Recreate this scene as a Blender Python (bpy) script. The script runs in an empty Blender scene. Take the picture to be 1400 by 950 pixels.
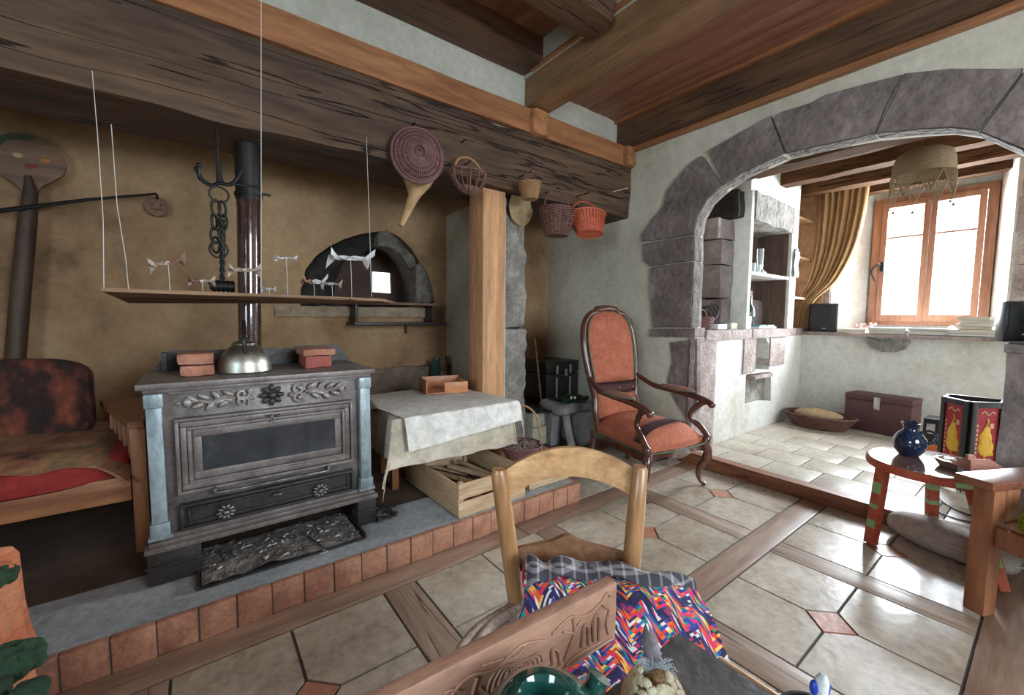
import bpy, bmesh, math, random
from mathutils import Vector, Matrix, noise, Euler
random.seed(7)
PI = math.pi
S = bpy.context.scene
COL = S.collection
# ------------------------------------------------------------------ camera
H = 1.15
FPX = 568.3
YAW, PITCH, ROLL = math.radians(52.89), math.radians(4.287), math.radians(.486)
cy, sy, cp, sp = math.cos(YAW), math.sin(YAW), math.cos(PITCH), math.sin(PITCH)
FW = Vector((cy*cp, sy*cp, -sp)); RT = Vector((sy, -cy, 0)); UP = RT.cross(FW)
cr, sr = math.cos(ROLL), math.sin(ROLL)
R2 = cr*RT + sr*UP; U2 = -sr*RT + cr*UP
cam_data = bpy.data.cameras.new('camera'); cam = bpy.data.objects.new('camera', cam_data); COL.objects.link(cam)
cam_data.sensor_width = 36; cam_data.lens = FPX*36/1400; cam_data.clip_start = .02
mw = Matrix((R2, U2, -FW)).transposed().to_4x4(); mw.translation = Vector((0, 0, H))
cam.matrix_world = mw
S.camera = cam
# ------------------------------------------------------------------ light
S.view_settings.view_transform = 'Standard'; S.view_settings.look = 'None'
S.view_settings.gamma = 1; S.view_settings.use_curve_mapping = False
S.view_settings.exposure = 0.3
W = bpy.data.worlds.new('overcast_sky'); S.world = W; W.use_nodes = True
W.node_tree.nodes['Background'].inputs[0].default_value = (.93, .97, 1, 1)
W.node_tree.nodes['Background'].inputs[1].default_value = 2.2
def area(name, loc, target, sx, sy_, power, col):   # daylight entering through one of the windows
    d = bpy.data.lights.new(name, 'AREA'); d.shape = 'RECTANGLE'; d.size = sx; d.size_y = sy_; d.energy = power; d.color = col
    o = bpy.data.objects.new(name, d); COL.objects.link(o); o.location = loc
    o.rotation_euler = (Vector(target)-Vector(loc)).to_track_quat('-Z', 'Y').to_euler(); return o
area('daylight_alcove_window', (6.35, .86, 1.85), (3.4, .8, .5), 1.6, 1.9, 900, (.84, .93, 1))
area('daylight_left_window', (-2.3, -.6, 1.65), (3.0, 1.7, .7), 1.0, 1.2, 36, (.66, .86, 1))
area('daylight_rear_window', (1.2, -2.3, 1.7), (1.2, 2.0, -.1), 1.6, 1.3, 90, (.80, .91, 1))
# ------------------------------------------------------------------ geometry helpers
def at(px, py, ax, v):
    """world point seen at photo pixel (1400x950) lying on the plane ax = v"""
    d = FW*FPX + R2*(px-700) - U2*(py-475); i = 'xyz'.index(ax); o = Vector((0, 0, H))
    return o + d*((v-o[i])/d[i])
def locm(o):
    m = Matrix.Translation(o.location) @ o.rotation_euler.to_matrix().to_4x4() @ Matrix.Diagonal((*o.scale, 1))
    return locm(o.parent) @ m if o.parent else m
class MB:
    def __init__(s): s.bm = bmesh.new(); s.mi = 0; s.X = Matrix.Identity(4)
    def _v(s, p): return s.bm.verts.new(s.X @ Vector(p))
    def _f(s, vs, smooth=False):
        try: f = s.bm.faces.new(vs)
        except ValueError: return None
        f.material_index = s.mi; f.smooth = smooth; return f
    def box(s, x0, x1, y0, y1, z0, z1, bev=0, m=None):
        c = Vector(((x0+x1)/2, (y0+y1)/2, (z0+z1)/2)); return s.obox(c, (abs(x1-x0), abs(y1-y0), abs(z1-z0)), m, bev)
    def obox(s, c, size, m=None, bev=0):
        r = bmesh.ops.create_cube(s.bm, size=1)['verts']
        T = s.X @ Matrix.Translation(c) @ (m.to_4x4() if m else Matrix.Identity(4)) @ Matrix.Diagonal((*size, 1))
        bmesh.ops.transform(s.bm, matrix=T, verts=r)
        fs = {f for v in r for f in v.link_faces}
        for f in fs: f.material_index = s.mi
        if bev:
            es = list({e for v in r for e in v.link_edges})
            g = bmesh.ops.bevel(s.bm, geom=es, offset=bev, segments=2, affect='EDGES', profile=.6)
            for f in g['faces']: f.material_index = s.mi
        return s
    def bar(s, a, b, w, h, up=(0, 0, 1), bev=0):
        a, b = Vector(a), Vector(b); d = (b-a); L = d.length; d.normalize(); u = Vector(up)
        x = u.cross(d)
        if x.length < 1e-4: x = Vector((1, 0, 0))
        x.normalize(); u = d.cross(x)
        m = Matrix((x, u, d)).transposed()
        return s.obox((a+b)/2, (w, h, L), m, bev)
    def rough(s, x0, x1, y0, y1, z0, z1, n=(20, 4, 4), amp=.02, freq=3., seed=0, rnd=0):
        nx, ny, nz = n
        P = {}
        def V(i, j, k):
            if (i, j, k) in P: return P[i, j, k]
            p = Vector((x0+(x1-x0)*i/nx, y0+(y1-y0)*j/ny, z0+(z1-z0)*k/nz))
            if rnd:
                cx, cy_, cz = (x0+x1)/2, (y0+y1)/2, (z0+z1)/2
                e = sum([i in (0, nx), j in (0, ny), k in (0, nz)])
                if e >= 2: p += (Vector((cx, cy_, cz))-p).normalized()*rnd*(e-1)
            q = p*freq + Vector((seed*7.3, seed*3.1, seed))
            p = p + noise.noise_vector(q)*amp
            P[i, j, k] = s._v(p); return P[i, j, k]
        for i in range(nx):
            for j in range(ny):
                for k in (0, nz):
                    q = [V(i, j, k), V(i+1, j, k), V(i+1, j+1, k), V(i, j+1, k)]; s._f(q if k else q[::-1], True)
        for i in range(nx):
            for k in range(nz):
                for j in (0, ny):
                    q = [V(i, j, k), V(i+1, j, k), V(i+1, j, k+1), V(i, j, k+1)]; s._f(q if not j else q[::-1], True)
        for j in range(ny):
            for k in range(nz):
                for i in (0, nx):
                    q = [V(i, j, k), V(i, j+1, k), V(i, j+1, k+1), V(i, j, k+1)]; s._f(q if i else q[::-1], True)
        return s
    def tube(s, pts, r, n=8, closed=False, smooth=True, cap=True):
        pts = [Vector(p) for p in pts]; N = len(pts)
        rr = r if isinstance(r, (list, tuple)) else [r]*N
        rings = []; pu = None
        for i, p in enumerate(pts):
            a = pts[(i-1) % N] if (closed or i) else p; b = pts[(i+1) % N] if (closed or i < N-1) else p
            d = (b-a)
            if d.length < 1e-7: d = Vector((0, 0, 1))
            d.normalize()
            if pu is None:
                u = d.orthogonal().normalized()
            else:
                u = pu - d*pu.dot(d)
                u = u.normalized() if u.length > 1e-5 else d.orthogonal().normalized()
            pu = u; w = d.cross(u)
            rings.append([s._v(p + (u*math.cos(2*PI*k/n) + w*math.sin(2*PI*k/n))*rr[i]) for k in range(n)])
        M = N if closed else N-1
        for i in range(M):
            A, B = rings[i], rings[(i+1) % N]
            for k in range(n): s._f([A[k], A[(k+1) % n], B[(k+1) % n], B[k]], smooth)
        if not closed and cap: s._f(rings[0][::-1]); s._f(rings[-1])
        return s
    def lathe(s, prof, c=(0, 0, 0), n=24, sx=1, sy=1, m=None, smooth=True, cap=True):
        c = Vector(c); m = m or Matrix.Identity(3); rings = []
        for r, z in prof:
            rings.append([s._v(c + m @ Vector((r*sx*math.cos(2*PI*k/n), r*sy*math.sin(2*PI*k/n), z))) for k in range(n)])
        for A, B in zip(rings, rings[1:]):
            for k in range(n): s._f([A[k], A[(k+1) % n], B[(k+1) % n], B[k]], smooth)
        if cap:
            if prof[0][0] > 1e-5: s._f(rings[0][::-1])
            if prof[-1][0] > 1e-5: s._f(rings[-1])
        return s
    def prism(s, poly, off, holes=()):
        """poly: list of 3D points (planar), extruded by vector off; holes: more loops"""
        off = Vector(off); loops = [poly]+list(holes); es = []; fr = []
        for L in loops:
            vs = [s._v(p) for p in L]; fr.append(vs)
            for i in range(len(vs)): es.append(s.bm.edges.new((vs[i], vs[(i+1) % len(vs)])))
        g = bmesh.ops.triangle_fill(s.bm, edges=es, use_beauty=True, use_dissolve=False)
        fs = [x for x in g['geom'] if isinstance(x, bmesh.types.BMFace)]
        d = bmesh.ops.duplicate(s.bm, geom=fs+[v for L in fr for v in L]+es)
        mp = d['vert_map']; off_ = (s.X.to_3x3() @ off)
        for L in fr:
            nl = [mp[v] for v in L]
            for v in nl: v.co += off_
            for i in range(len(L)): s._f([L[i], L[(i+1) % len(L)], nl[(i+1) % len(L)], nl[i]])
        for f in fs: f.material_index = s.mi
        for x in d['geom']:
            if isinstance(x, bmesh.types.BMFace): x.material_index = s.mi
        return s
    def blob(s, c, r, m=None, n=(16, 10), amp=0, freq=4, flat=0, seed=0):
        c = Vector(c); m = m or Matrix.Identity(3); nu, nv = n; rings = []
        def pt(t, p):
            v = Vector((math.cos(p)*math.cos(t), math.cos(p)*math.sin(t), math.sin(p)))
            q = Vector((v.x*r[0], v.y*r[1], v.z*r[2]))
            if flat: q = Vector([math.copysign(abs(v[i])**flat, v[i])*r[i] for i in range(3)])
            if amp: q *= 1+amp*noise.noise(q*freq+Vector((seed, seed*2, 0)))
            return c + m @ q
        bot = s._v(pt(0, -PI/2)); top = s._v(pt(0, PI/2))
        for j in range(1, nv): rings.append([s._v(pt(2*PI*i/nu, -PI/2+PI*j/nv)) for i in range(nu)])
        for A, B in zip(rings, rings[1:]):
            for k in range(nu): s._f([A[k], A[(k+1) % nu], B[(k+1) % nu], B[k]], True)
        for k in range(nu):
            s._f([bot, rings[0][(k+1) % nu], rings[0][k]], True); s._f([rings[-1][k], rings[-1][(k+1) % nu], top], True)
        return s
    def grid(s, fn, nu, nv, thick=0, closeu=False):
        V = [[Vector(fn(i/nu, j/nv)) for j in range(nv+1)] for i in range(nu+1)]
        g = [[s._v(p) for p in row] for row in V]
        for i in range(nu):
            for j in range(nv): s._f([g[i][j], g[i+1][j], g[i+1][j+1], g[i][j+1]], True)
        if thick:
            def nrm(i, j):
                a = V[min(i+1, nu)][j]-V[max(i-1, 0)][j]; b = V[i][min(j+1, nv)]-V[i][max(j-1, 0)]
                n = a.cross(b); return n.normalized() if n.length > 1e-9 else Vector((0, 0, 1))
            h = [[s._v(V[i][j]-nrm(i, j)*thick) for j in range(nv+1)] for i in range(nu+1)]
            for i in range(nu):
                for j in range(nv): s._f([h[i][j+1], h[i+1][j+1], h[i+1][j], h[i][j]], True)
            for i in range(nu):
                s._f([g[i+1][0], g[i][0], h[i][0], h[i+1][0]]); s._f([g[i][nv], g[i+1][nv], h[i+1][nv], h[i][nv]])
            for j in range(nv):
                s._f([g[0][j], g[0][j+1], h[0][j+1], h[0][j]]); s._f([g[nu][j+1], g[nu][j], h[nu][j], h[nu][j+1]])
        return s
    def build(s, name, mats, parent=None, world=False):
        me = bpy.data.meshes.new(name)
        bmesh.ops.recalc_face_normals(s.bm, faces=s.bm.faces[:])
        if parent is not None and world:
            bmesh.ops.transform(s.bm, matrix=locm(parent).inverted(), verts=s.bm.verts[:])
        s.bm.to_mesh(me); s.bm.free()
        me.set_sharp_from_angle(angle=math.radians(42))
        for m in (mats if isinstance(mats, (list, tuple)) else [mats]): me.materials.append(m)
        o = bpy.data.objects.new(name, me); COL.objects.link(o)
        if parent is not None: o.parent = parent
        return o
def thing(name, label, cat, loc=(0, 0, 0), rz=0, group=None):
    o = bpy.data.objects.new(name, None); COL.objects.link(o); o.empty_display_size = .1
    o.location = loc; o.rotation_euler = (0, 0, rz); return tag(o, label, cat, group)
def tag(o, label=None, cat=None, group=None, kind=None):
    if label: o['label'] = label
    if cat: o['category'] = cat
    if group: o['group'] = group
    if kind: o['kind'] = kind
    return o
def struct(o): o['kind'] = 'structure'; return o
def kids(o): return [c for c in COL.objects if c.parent == o]
def copy_tree(o, parent=None):
    c = o.copy(); COL.objects.link(c); c.parent = parent
    for k in kids(o): copy_tree(k, c)
    return c
def Rx(a): return Matrix.Rotation(a, 3, 'X')
def Ry(a): return Matrix.Rotation(a, 3, 'Y')
def Rz(a): return Matrix.Rotation(a, 3, 'Z')
def arc(c, r, a0, a1, n, u=(1, 0, 0), v=(0, 0, 1), ry=None):
    c, u, v = Vector(c), Vector(u), Vector(v); ry = r if ry is None else ry
    return [c + u*math.cos(a0+(a1-a0)*i/n)*r + v*math.sin(a0+(a1-a0)*i/n)*ry for i in range(n+1)]
def smooth_path(P, k=6):
    P = [Vector(p) for p in P]; out = []
    Q = [P[0]*2-P[1]]+P+[P[-1]*2-P[-2]]
    for i in range(1, len(Q)-2):
        a, b, c, d = Q[i-1:i+3]
        for j in range(k):
            t = j/k
            out.append(.5*((2*b)+(c-a)*t+(2*a-5*b+4*c-d)*t*t+(3*b-a-3*c+d)*t**3))
    out.append(P[-1]); return out
# ------------------------------------------------------------------ materials
def nmat(name):
    m = bpy.data.materials.new(name); m.use_nodes = True; nt = m.node_tree
    return m, nt, nt.nodes['Principled BSDF'], nt.nodes.new, nt.links.new
def ramp(nt, fac, cols):
    r = nt.nodes.new('ShaderNodeValToRGB'); e = r.color_ramp.elements
    while len(e) < len(cols): e.new(.5)
    for i, c in enumerate(cols):
        p, c = c if isinstance(c[1], (tuple, list)) else (i/(len(cols)-1), c)
        e[i].position = p; e[i].color = (*c, 1)
    nt.links.new(fac, r.inputs[0]); return r.outputs[0]
def coords(nt, scale=(1, 1, 1), kind='Object', rot=(0, 0, 0)):
    t = nt.nodes.new('ShaderNodeTexCoord'); mp = nt.nodes.new('ShaderNodeMapping')
    mp.inputs['Scale'].default_value = scale; mp.inputs['Rotation'].default_value = rot
    nt.links.new(t.outputs[kind], mp.inputs[0]); return mp.outputs[0]
def plain(name, c, rough=.5, metal=0, coat=0, trans=0, emit=0, ior=1.45, alpha=1):
    m, nt, b, N, L = nmat(name)
    b.inputs['Base Color'].default_value = (*c, 1); b.inputs['Roughness'].default_value = rough
    b.inputs['Metallic'].default_value = metal; b.inputs['Coat Weight'].default_value = coat
    b.inputs['Transmission Weight'].default_value = trans; b.inputs['IOR'].default_value = ior
    if emit: b.inputs['Emission Color'].default_value = (*c, 1); b.inputs['Emission Strength'].default_value = emit
    return m
def grain(nt, c, co, scale, amt=.30):
    n = nt.nodes.new('ShaderNodeTexNoise'); n.inputs['Scale'].default_value = scale; n.inputs['Detail'].default_value = 6; n.inputs['Roughness'].default_value = .7; nt.links.new(co, n.inputs['Vector'])
    r = nt.nodes.new('ShaderNodeMapRange'); r.inputs[1].default_value = .3; r.inputs[2].default_value = .7; r.inputs[3].default_value = 1-amt; r.inputs[4].default_value = 1+amt; nt.links.new(n.outputs[0], r.inputs[0])
    h = nt.nodes.new('ShaderNodeHueSaturation'); nt.links.new(c, h.inputs['Color']); nt.links.new(r.outputs[0], h.inputs['Value']); return h.outputs[0]
def mottle(name, cols, scale=4, stretch=(1, 1, 1), rough=.8, bump=.3, bscale=None, metal=0, detail=8, dist=.01, coat=0, rot=(0, 0, 0), rough2=None):
    m, nt, b, N, L = nmat(name); co = coords(nt, stretch, rot=rot)
    n = N('ShaderNodeTexNoise'); n.inputs['Scale'].default_value = scale; n.inputs['Detail'].default_value = detail
    n.inputs['Roughness'].default_value = .62; L(co, n.inputs['Vector'])
    c = ramp(nt, n.outputs[0], [(0.25+.5*i/(len(cols)-1), k) for i, k in enumerate(cols)]); c = grain(nt, c, co, scale*7, .26); L(c, b.inputs['Base Color'])
    b.inputs['Roughness'].default_value = rough; b.inputs['Metallic'].default_value = metal; b.inputs['Coat Weight'].default_value = coat
    if rough2 is not None:
        r_ = N('ShaderNodeMapRange'); r_.inputs[3].default_value = rough; r_.inputs[4].default_value = rough2; L(n.outputs[0], r_.inputs[0]); L(r_.outputs[0], b.inputs['Roughness'])
    if bump:
        n2 = N('ShaderNodeTexNoise'); n2.inputs['Scale'].default_value = bscale or scale*4; n2.inputs['Detail'].default_value = 8; L(co, n2.inputs['Vector'])
        bp = N('ShaderNodeBump'); bp.inputs['Strength'].default_value = bump; bp.inputs['Distance'].default_value = dist
        L(n2.outputs[0], bp.inputs['Height']); L(bp.outputs[0], b.inputs['Normal'])
    return m
def wood(name, dark, light, axis='x', scale=1., rough=.5, bump=.25, crack=0, coat=0, grain_=14):
    m, nt, b, N, L = nmat(name)
    st = {'x': (.12, 1, 1), 'y': (1, .12, 1), 'z': (1, 1, .12)}[axis]
    co = coords(nt, tuple(v*scale for v in st))
    n = N('ShaderNodeTexNoise'); n.inputs['Scale'].default_value = grain_; n.inputs['Detail'].default_value = 7; n.inputs['Distortion'].default_value = .6; L(co, n.inputs['Vector'])
    n3 = N('ShaderNodeTexNoise'); n3.inputs['Scale'].default_value = 2.2; n3.inputs['Detail'].default_value = 3; L(co, n3.inputs['Vector'])
    mx = N('ShaderNodeMath'); mx.operation = 'MULTIPLY_ADD'; mx.inputs[1].default_value = .6; L(n.outputs[0], mx.inputs[0])
    m3 = N('ShaderNodeMath'); m3.operation = 'MULTIPLY'; m3.inputs[1].default_value = .4; L(n3.outputs[0], m3.inputs[0]); L(m3.outputs[0], mx.inputs[2])
    mid = tuple((a+c)/2 for a, c in zip(dark, light))
    c = ramp(nt, mx.outputs[0], [(.34, dark), (.48, mid), (.62, light)])
    h = mx.outputs[0]
    if crack:
        w = N('ShaderNodeTexNoise'); w.inputs['Scale'].default_value = 13; w.inputs['Detail'].default_value = 3; w.inputs['Distortion'].default_value = .12
        st2 = {'x': (.035, 1, 1), 'y': (1, .035, 1), 'z': (1, 1, .035)}[axis]; L(coords(nt, tuple(v*scale for v in st2)), w.inputs['Vector'])
        sb = N('ShaderNodeMath'); sb.operation = 'SUBTRACT'; sb.inputs[1].default_value = .5; L(w.outputs[0], sb.inputs[0])
        ab = N('ShaderNodeMath'); ab.operation = 'ABSOLUTE'; L(sb.outputs[0], ab.inputs[0])
        mr = N('ShaderNodeMapRange'); mr.inputs[1].default_value = 0; mr.inputs[2].default_value = .012; L(ab.outputs[0], mr.inputs[0])
        mm = N('ShaderNodeMix'); mm.data_type = 'RGBA'; mm.inputs[6].default_value = (*[v*.15 for v in dark], 1)
        L(mr.outputs[0], mm.inputs[0]); L(c, mm.inputs[7]); c = mm.outputs[2]
        ad = N('ShaderNodeMath'); ad.operation = 'MULTIPLY_ADD'; ad.inputs[1].default_value = crack; L(mr.outputs[0], ad.inputs[0]); L(mx.outputs[0], ad.inputs[2]); h = ad.outputs[0]
    c = grain(nt, c, co, grain_*4, .26)
    L(c, b.inputs['Base Color']); b.inputs['Roughness'].default_value = rough; b.inputs['Coat Weight'].default_value = coat; b.inputs['Coat Roughness'].default_value = .25
    bp = N('ShaderNodeBump'); bp.inputs['Strength'].default_value = bump; bp.inputs['Distance'].default_value = .012
    L(h, bp.inputs['Height']); L(bp.outputs[0], b.inputs['Normal'])
    return m
def plaster(name, base, stain, low, bump=.35, zlo=0., zhi=0.):
    """lime plaster: base colour, blotchy stains, large smoky patches"""
    m, nt, b, N, L = nmat(name); co = coords(nt)
    n = N('ShaderNodeTexNoise'); n.inputs['Scale'].default_value = 1.3; n.inputs['Detail'].default_value = 9; n.inputs['Roughness'].default_value = .65; L(co, n.inputs['Vector'])
    c = ramp(nt, n.outputs[0], [(.32, low), (.47, stain), (.62, base)])
    s2 = N('ShaderNodeTexNoise'); s2.inputs['Scale'].default_value = 11; s2.inputs['Detail'].default_value = 8; L(coords(nt, (1, 1, 2.2)), s2.inputs['Vector'])
    mr = N('ShaderNodeMapRange'); mr.inputs[1].default_value = .66; mr.inputs[2].default_value = .86; mr.inputs[3].default_value = 0; mr.inputs[4].default_value = .5; L(s2.outputs[0], mr.inputs[0])
    mm = N('ShaderNodeMix'); mm.data_type = 'RGBA'; mm.inputs[7].default_value = (*[v*.55 for v in stain], 1)
    L(mr.outputs[0], mm.inputs[0]); L(c, mm.inputs[6]); L(grain(nt, mm.outputs[2], co, 22, .13), b.inputs['Base Color']); b.inputs['Roughness'].default_value = .9
    n2 = N('ShaderNodeTexNoise'); n2.inputs['Scale'].default_value = 5; n2.inputs['Detail'].default_value = 10; L(co, n2.inputs['Vector'])
    bp = N('ShaderNodeBump'); bp.inputs['Strength'].default_value = bump; bp.inputs['Distance'].default_value = .03
    L(n2.outputs[0], bp.inputs['Height']); L(bp.outputs[0], b.inputs['Normal']); return m
# ================================================================== MATERIALS OF THE SETTING
M = {}
M['plaster_ochre'] = plaster('plaster_ochre', (.42, .275, .15), (.30, .18, .092), (.115, .068, .037))
M['plaster_cream'] = plaster('plaster_cream', (.52, .47, .37), (.43, .37, .27), (.30, .24, .16))
M['plaster_white'] = plaster('plaster_white', (.70, .71, .68), (.62, .62, .57), (.47, .44, .37), .25)
M['plaster_arch'] = plaster('plaster_arch', (.62, .59, .49), (.53, .50, .40), (.38, .345, .26), .3)
M['plaster_band'] = plaster('plaster_band', (.48, .47, .40), (.42, .41, .345), (.35, .335, .27), .15)
M['old_beam'] = wood('old_beam', (.028, .015, .009), (.125, .070, .038), 'x', 1, .75, .9, crack=1.2)
M['dark_beam'] = wood('dark_beam', (.05, .026, .015), (.17, .085, .04), 'y', 1, .6, .6, crack=.5)
M['dark_joist'] = wood('dark_joist', (.045, .022, .013), (.14, .065, .032), 'x', 1, .6, .6, crack=.5)
M['warm_beam'] = wood('warm_beam', (.12, .06, .028), (.27, .15, .07), 'y', 1, .55, .5)
M['orange_wood_x'] = wood('orange_wood_x', (.22, .085, .035), (.42, .19, .08), 'x', 1, .5, .3)
M['orange_wood_y'] = wood('orange_wood_y', (.22, .085, .035), (.42, .19, .08), 'y', 1, .5, .3)
M['post_wood'] = wood('post_wood', (.42, .20, .095), (.68, .38, .19), 'z', 1, .55, .2)
M['sandstone'] = mottle('sandstone', [(.095, .075, .07), (.19, .155, .145), (.33, .28, .26)], 3.0, rough=.85, bump=.6, bscale=22, dist=.02)
M['grey_stone'] = mottle('grey_stone', [(.13, .12, .11), (.26, .24, .21), (.44, .42, .38)], 9, rough=.9, bump=.9, bscale=26, dist=.03)
M['pink_stone'] = mottle('pink_stone', [(.20, .15, .135), (.36, .29, .265), (.52, .45, .42)], 7, rough=.9, bump=.8, bscale=40, dist=.02)
M['black_stone'] = mottle('black_stone', [(.006, .005, .005), (.018, .015, .013), (.05, .042, .036)], 9, rough=.9, bump=.9, bscale=20, dist=.03)
M['soot_stone'] = mottle('soot_stone', [(.05, .045, .04), (.14, .12, .10), (.24, .21, .18)], 9, rough=.9, bump=.9, bscale=20, dist=.03)
M['oven_brown'] = mottle('oven_brown', [(.075, .042, .03), (.11, .065, .048), (.14, .085, .062)], 3, rough=.8, bump=.2)
M['concrete'] = mottle('concrete', [(.26, .29, .31), (.40, .435, .455), (.52, .55, .57)], 5, rough=.6, bump=.3, bscale=30)
M['shaded_floor'] = mottle('shaded_floor', [(.045, .028, .02), (.085, .052, .036), (.13, .085, .06)], 6, rough=.8, bump=.3, bscale=30)  # rear hearth floor, with the shade put into its brown
M['terracotta'] = mottle('terracotta', [(.24, .11, .07), (.42, .20, .125), (.52, .28, .18)], 9, rough=.55, bump=.3, bscale=40)
M['grout'] = mottle('grout', [(.10, .095, .09), (.17, .16, .15)], 20, rough=.8, bump=.3)
M['floor_tile'] = mottle('floor_tile', [(.25, .20, .14), (.43, .365, .285), (.55, .49, .41)], 3.4, rough=.17, bump=.35, bscale=28, dist=.003, rough2=.42)
M['floor_red'] = mottle('floor_red', [(.38, .16, .10), (.52, .25, .17)], 12, rough=.4, bump=.2)
M['floor_plank_x'] = wood('floor_plank_x', (.20, .115, .08), (.40, .275, .20), 'x', 1, .42, .3)
M['floor_plank_y'] = wood('floor_plank_y', (.21, .135, .095), (.42, .31, .235), 'y', 1, .42, .4, crack=.3)
M['alcove_tile'] = mottle('alcove_tile', [(.36, .31, .24), (.48, .43, .35), (.55, .50, .43)], 3, rough=.3, bump=.25, bscale=30, dist=.004, rough2=.45)
M['step_wood'] = wood('step_wood', (.16, .055, .028), (.34, .14, .07), 'y', 1, .45, .3, crack=.2)
M['ceiling_board'] = wood('ceiling_board', (.19, .075, .034), (.36, .165, .078), 'y', 1, .5, .15)
M['ceiling_red'] = wood('ceiling_red', (.19, .075, .042), (.34, .15, .09), 'y', 1, .5, .15)
M['window_wood'] = wood('window_wood', (.26, .11, .06), (.42, .21, .125), 'z', 1, .65, .2)
M['shelf_wood'] = wood('shelf_wood', (.40, .22, .11), (.62, .38, .20), 'x', 1, .5, .2)
M['white_trim'] = plain('white_trim', (.8, .79, .75), .6)
XW, YB = 3.07, 3.42          # arch wall face, back wall face
# ================================================================== FLOOR
f = MB(); f.box(-2.5, XW, -2.45, 2.36, -.08, 0); struct(f.build('floor', M['grout']))
g = MB()
def slab(x0, x1, y0, y1, mi, gp=.004, z=.006):
    g.mi = mi; g.box(x0+gp, x1-gp, y0+gp, y1-gp, 0, z, .0015)
P_ = .82
for i in range(-4, 5):
    xa = 1.53+i*P_; xb = xa+.68                    # bay interior in x
    for j in range(-4, 3):
        ya = .115+j*P_; yb = ya+.685
        if xa > XW or ya > 1.7: continue
        X1 = min(xb, XW-.01)
        cx, cy_ = (xa+xb)/2, (ya+yb)/2; k = .062; gp = .005
        for sx in (-1, 1):
            for sy_ in (-1, 1):
                ox, oy = (xb if sx > 0 else xa), (yb if sy_ > 0 else ya)
                if sx > 0 and xb > XW: ox = XW
                if abs(ox-cx) < .08 or (sx < 0 and cx > XW): pass
                px = [(cx+sx*gp, cy_+sy_*(k*1.35)), (cx+sx*gp, oy-sy_*gp), (ox-sx*gp, oy-sy_*gp), (ox-sx*gp, cy_+sy_*gp), (cx+sx*(k*1.35), cy_+sy_*gp)]
                if cx+.1 > XW and sx > 0: continue
                px = [(min(a, XW-.004), b) for a, b in px]
                g.mi = 0; g.prism([(a, b, 0) for a, b in px], (0, 0, .006))
        q = k*1.35-gp*1.6
        if cx+q < XW:
            g.mi = 1; g.prism([(cx-q, cy_, 0), (cx, cy_-q, 0), (cx+q, cy_, 0), (cx, cy_+q, 0)], (0, 0, .006))
        if xb+.14 < XW+.1: slab(xb, min(xb+.14, XW), ya, yb, 3)        # plank running away
for j in range(-4, 3):
    ya = .115+j*P_-.135
    L0 = -2.45
    while L0 < XW:
        L1 = min(L0+1.9, XW); slab(L0, L1, ya, ya+.135, 2); L0 = L1
g.mi = 0
for i in range(4):
    for j in range(2):
        g.box(1.872+i*.30, min(1.872+i*.30+.292, XW-.005), 1.765+j*.295, 1.765+j*.295+.287, 0, .006, .0015)
struct(g.build('trim_1', [M['floor_tile'], M['floor_red'], M['floor_plank_x'], M['floor_plank_y']]))
# hearth: concrete slab with a riser of terracotta tiles, then floor whose dark brown stands for shade
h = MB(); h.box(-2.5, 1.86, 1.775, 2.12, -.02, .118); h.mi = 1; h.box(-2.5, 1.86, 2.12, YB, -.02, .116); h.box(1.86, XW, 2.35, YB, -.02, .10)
h.mi = 2
for i in range(40):
    x0 = -2.5+i*.112
    if x0+.112 > 1.9: break
    h.box(x0+.0022, x0+.1098, 1.752-.002*(i % 3), 1.776, .006, .121, .003)
h.box(1.84, 1.862, 1.776, 2.35, .006, .121, .003)
h.mi = 3; h.box(-2.5, 1.86, 1.757, 1.774, 0, .117)
struct(h.build('trim_2', [M['concrete'], M['shaded_floor'], M['terracotta'], M['grout']]))
# alcove floor with running-bond tiles and the wooden step
a = MB(); a.box(XW+.02, 5.9, -.6, 1.74, -.05, .085)
a.mi = 1
r = 0; x0 = XW+.05
while x0 < 5.6:
    y0 = -.6-.15*(r % 2)
    while y0 < 1.74:
        ya, yb = max(y0, -.6), min(y0+.305, 1.74)
        if yb-ya > .02: a.box(x0+.003, x0+.287, ya+.003, yb-.003, .085, .0915, .0015)
        y0 += .305
    x0 += .29; r += 1
struct(a.build('trim_3', [M['grout'], M['alcove_tile']]))
s = MB(); s.rough(XW-.035, XW+.05, .05, 1.765, .004, .094, (2, 24, 2), .006, 2.5, 3)
struct(s.build('trim_4', M['step_wood']))
# ================================================================== WALLS
# back wall with bread-oven mouth
oven = [at(*q, 'y', YB) for q in [(411, 418), (411, 395), (418, 368), (432, 350), (450, 337), (470, 327), (492, 320), (518, 316), (535, 318), (548, 325), (563, 340), (570, 352), (580, 366), (588, 385), (592, 402), (594, 414), (560, 420), (500, 420)]]
m = MB(); m.prism([(-2.5, YB, -.05), (XW+.2, YB, -.05), (XW+.2, YB, 3.0), (-2.5, YB, 3.0)], (0, .16, 0), [oven])
struct(m.build('wall_back', M['plaster_ochre']))
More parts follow.
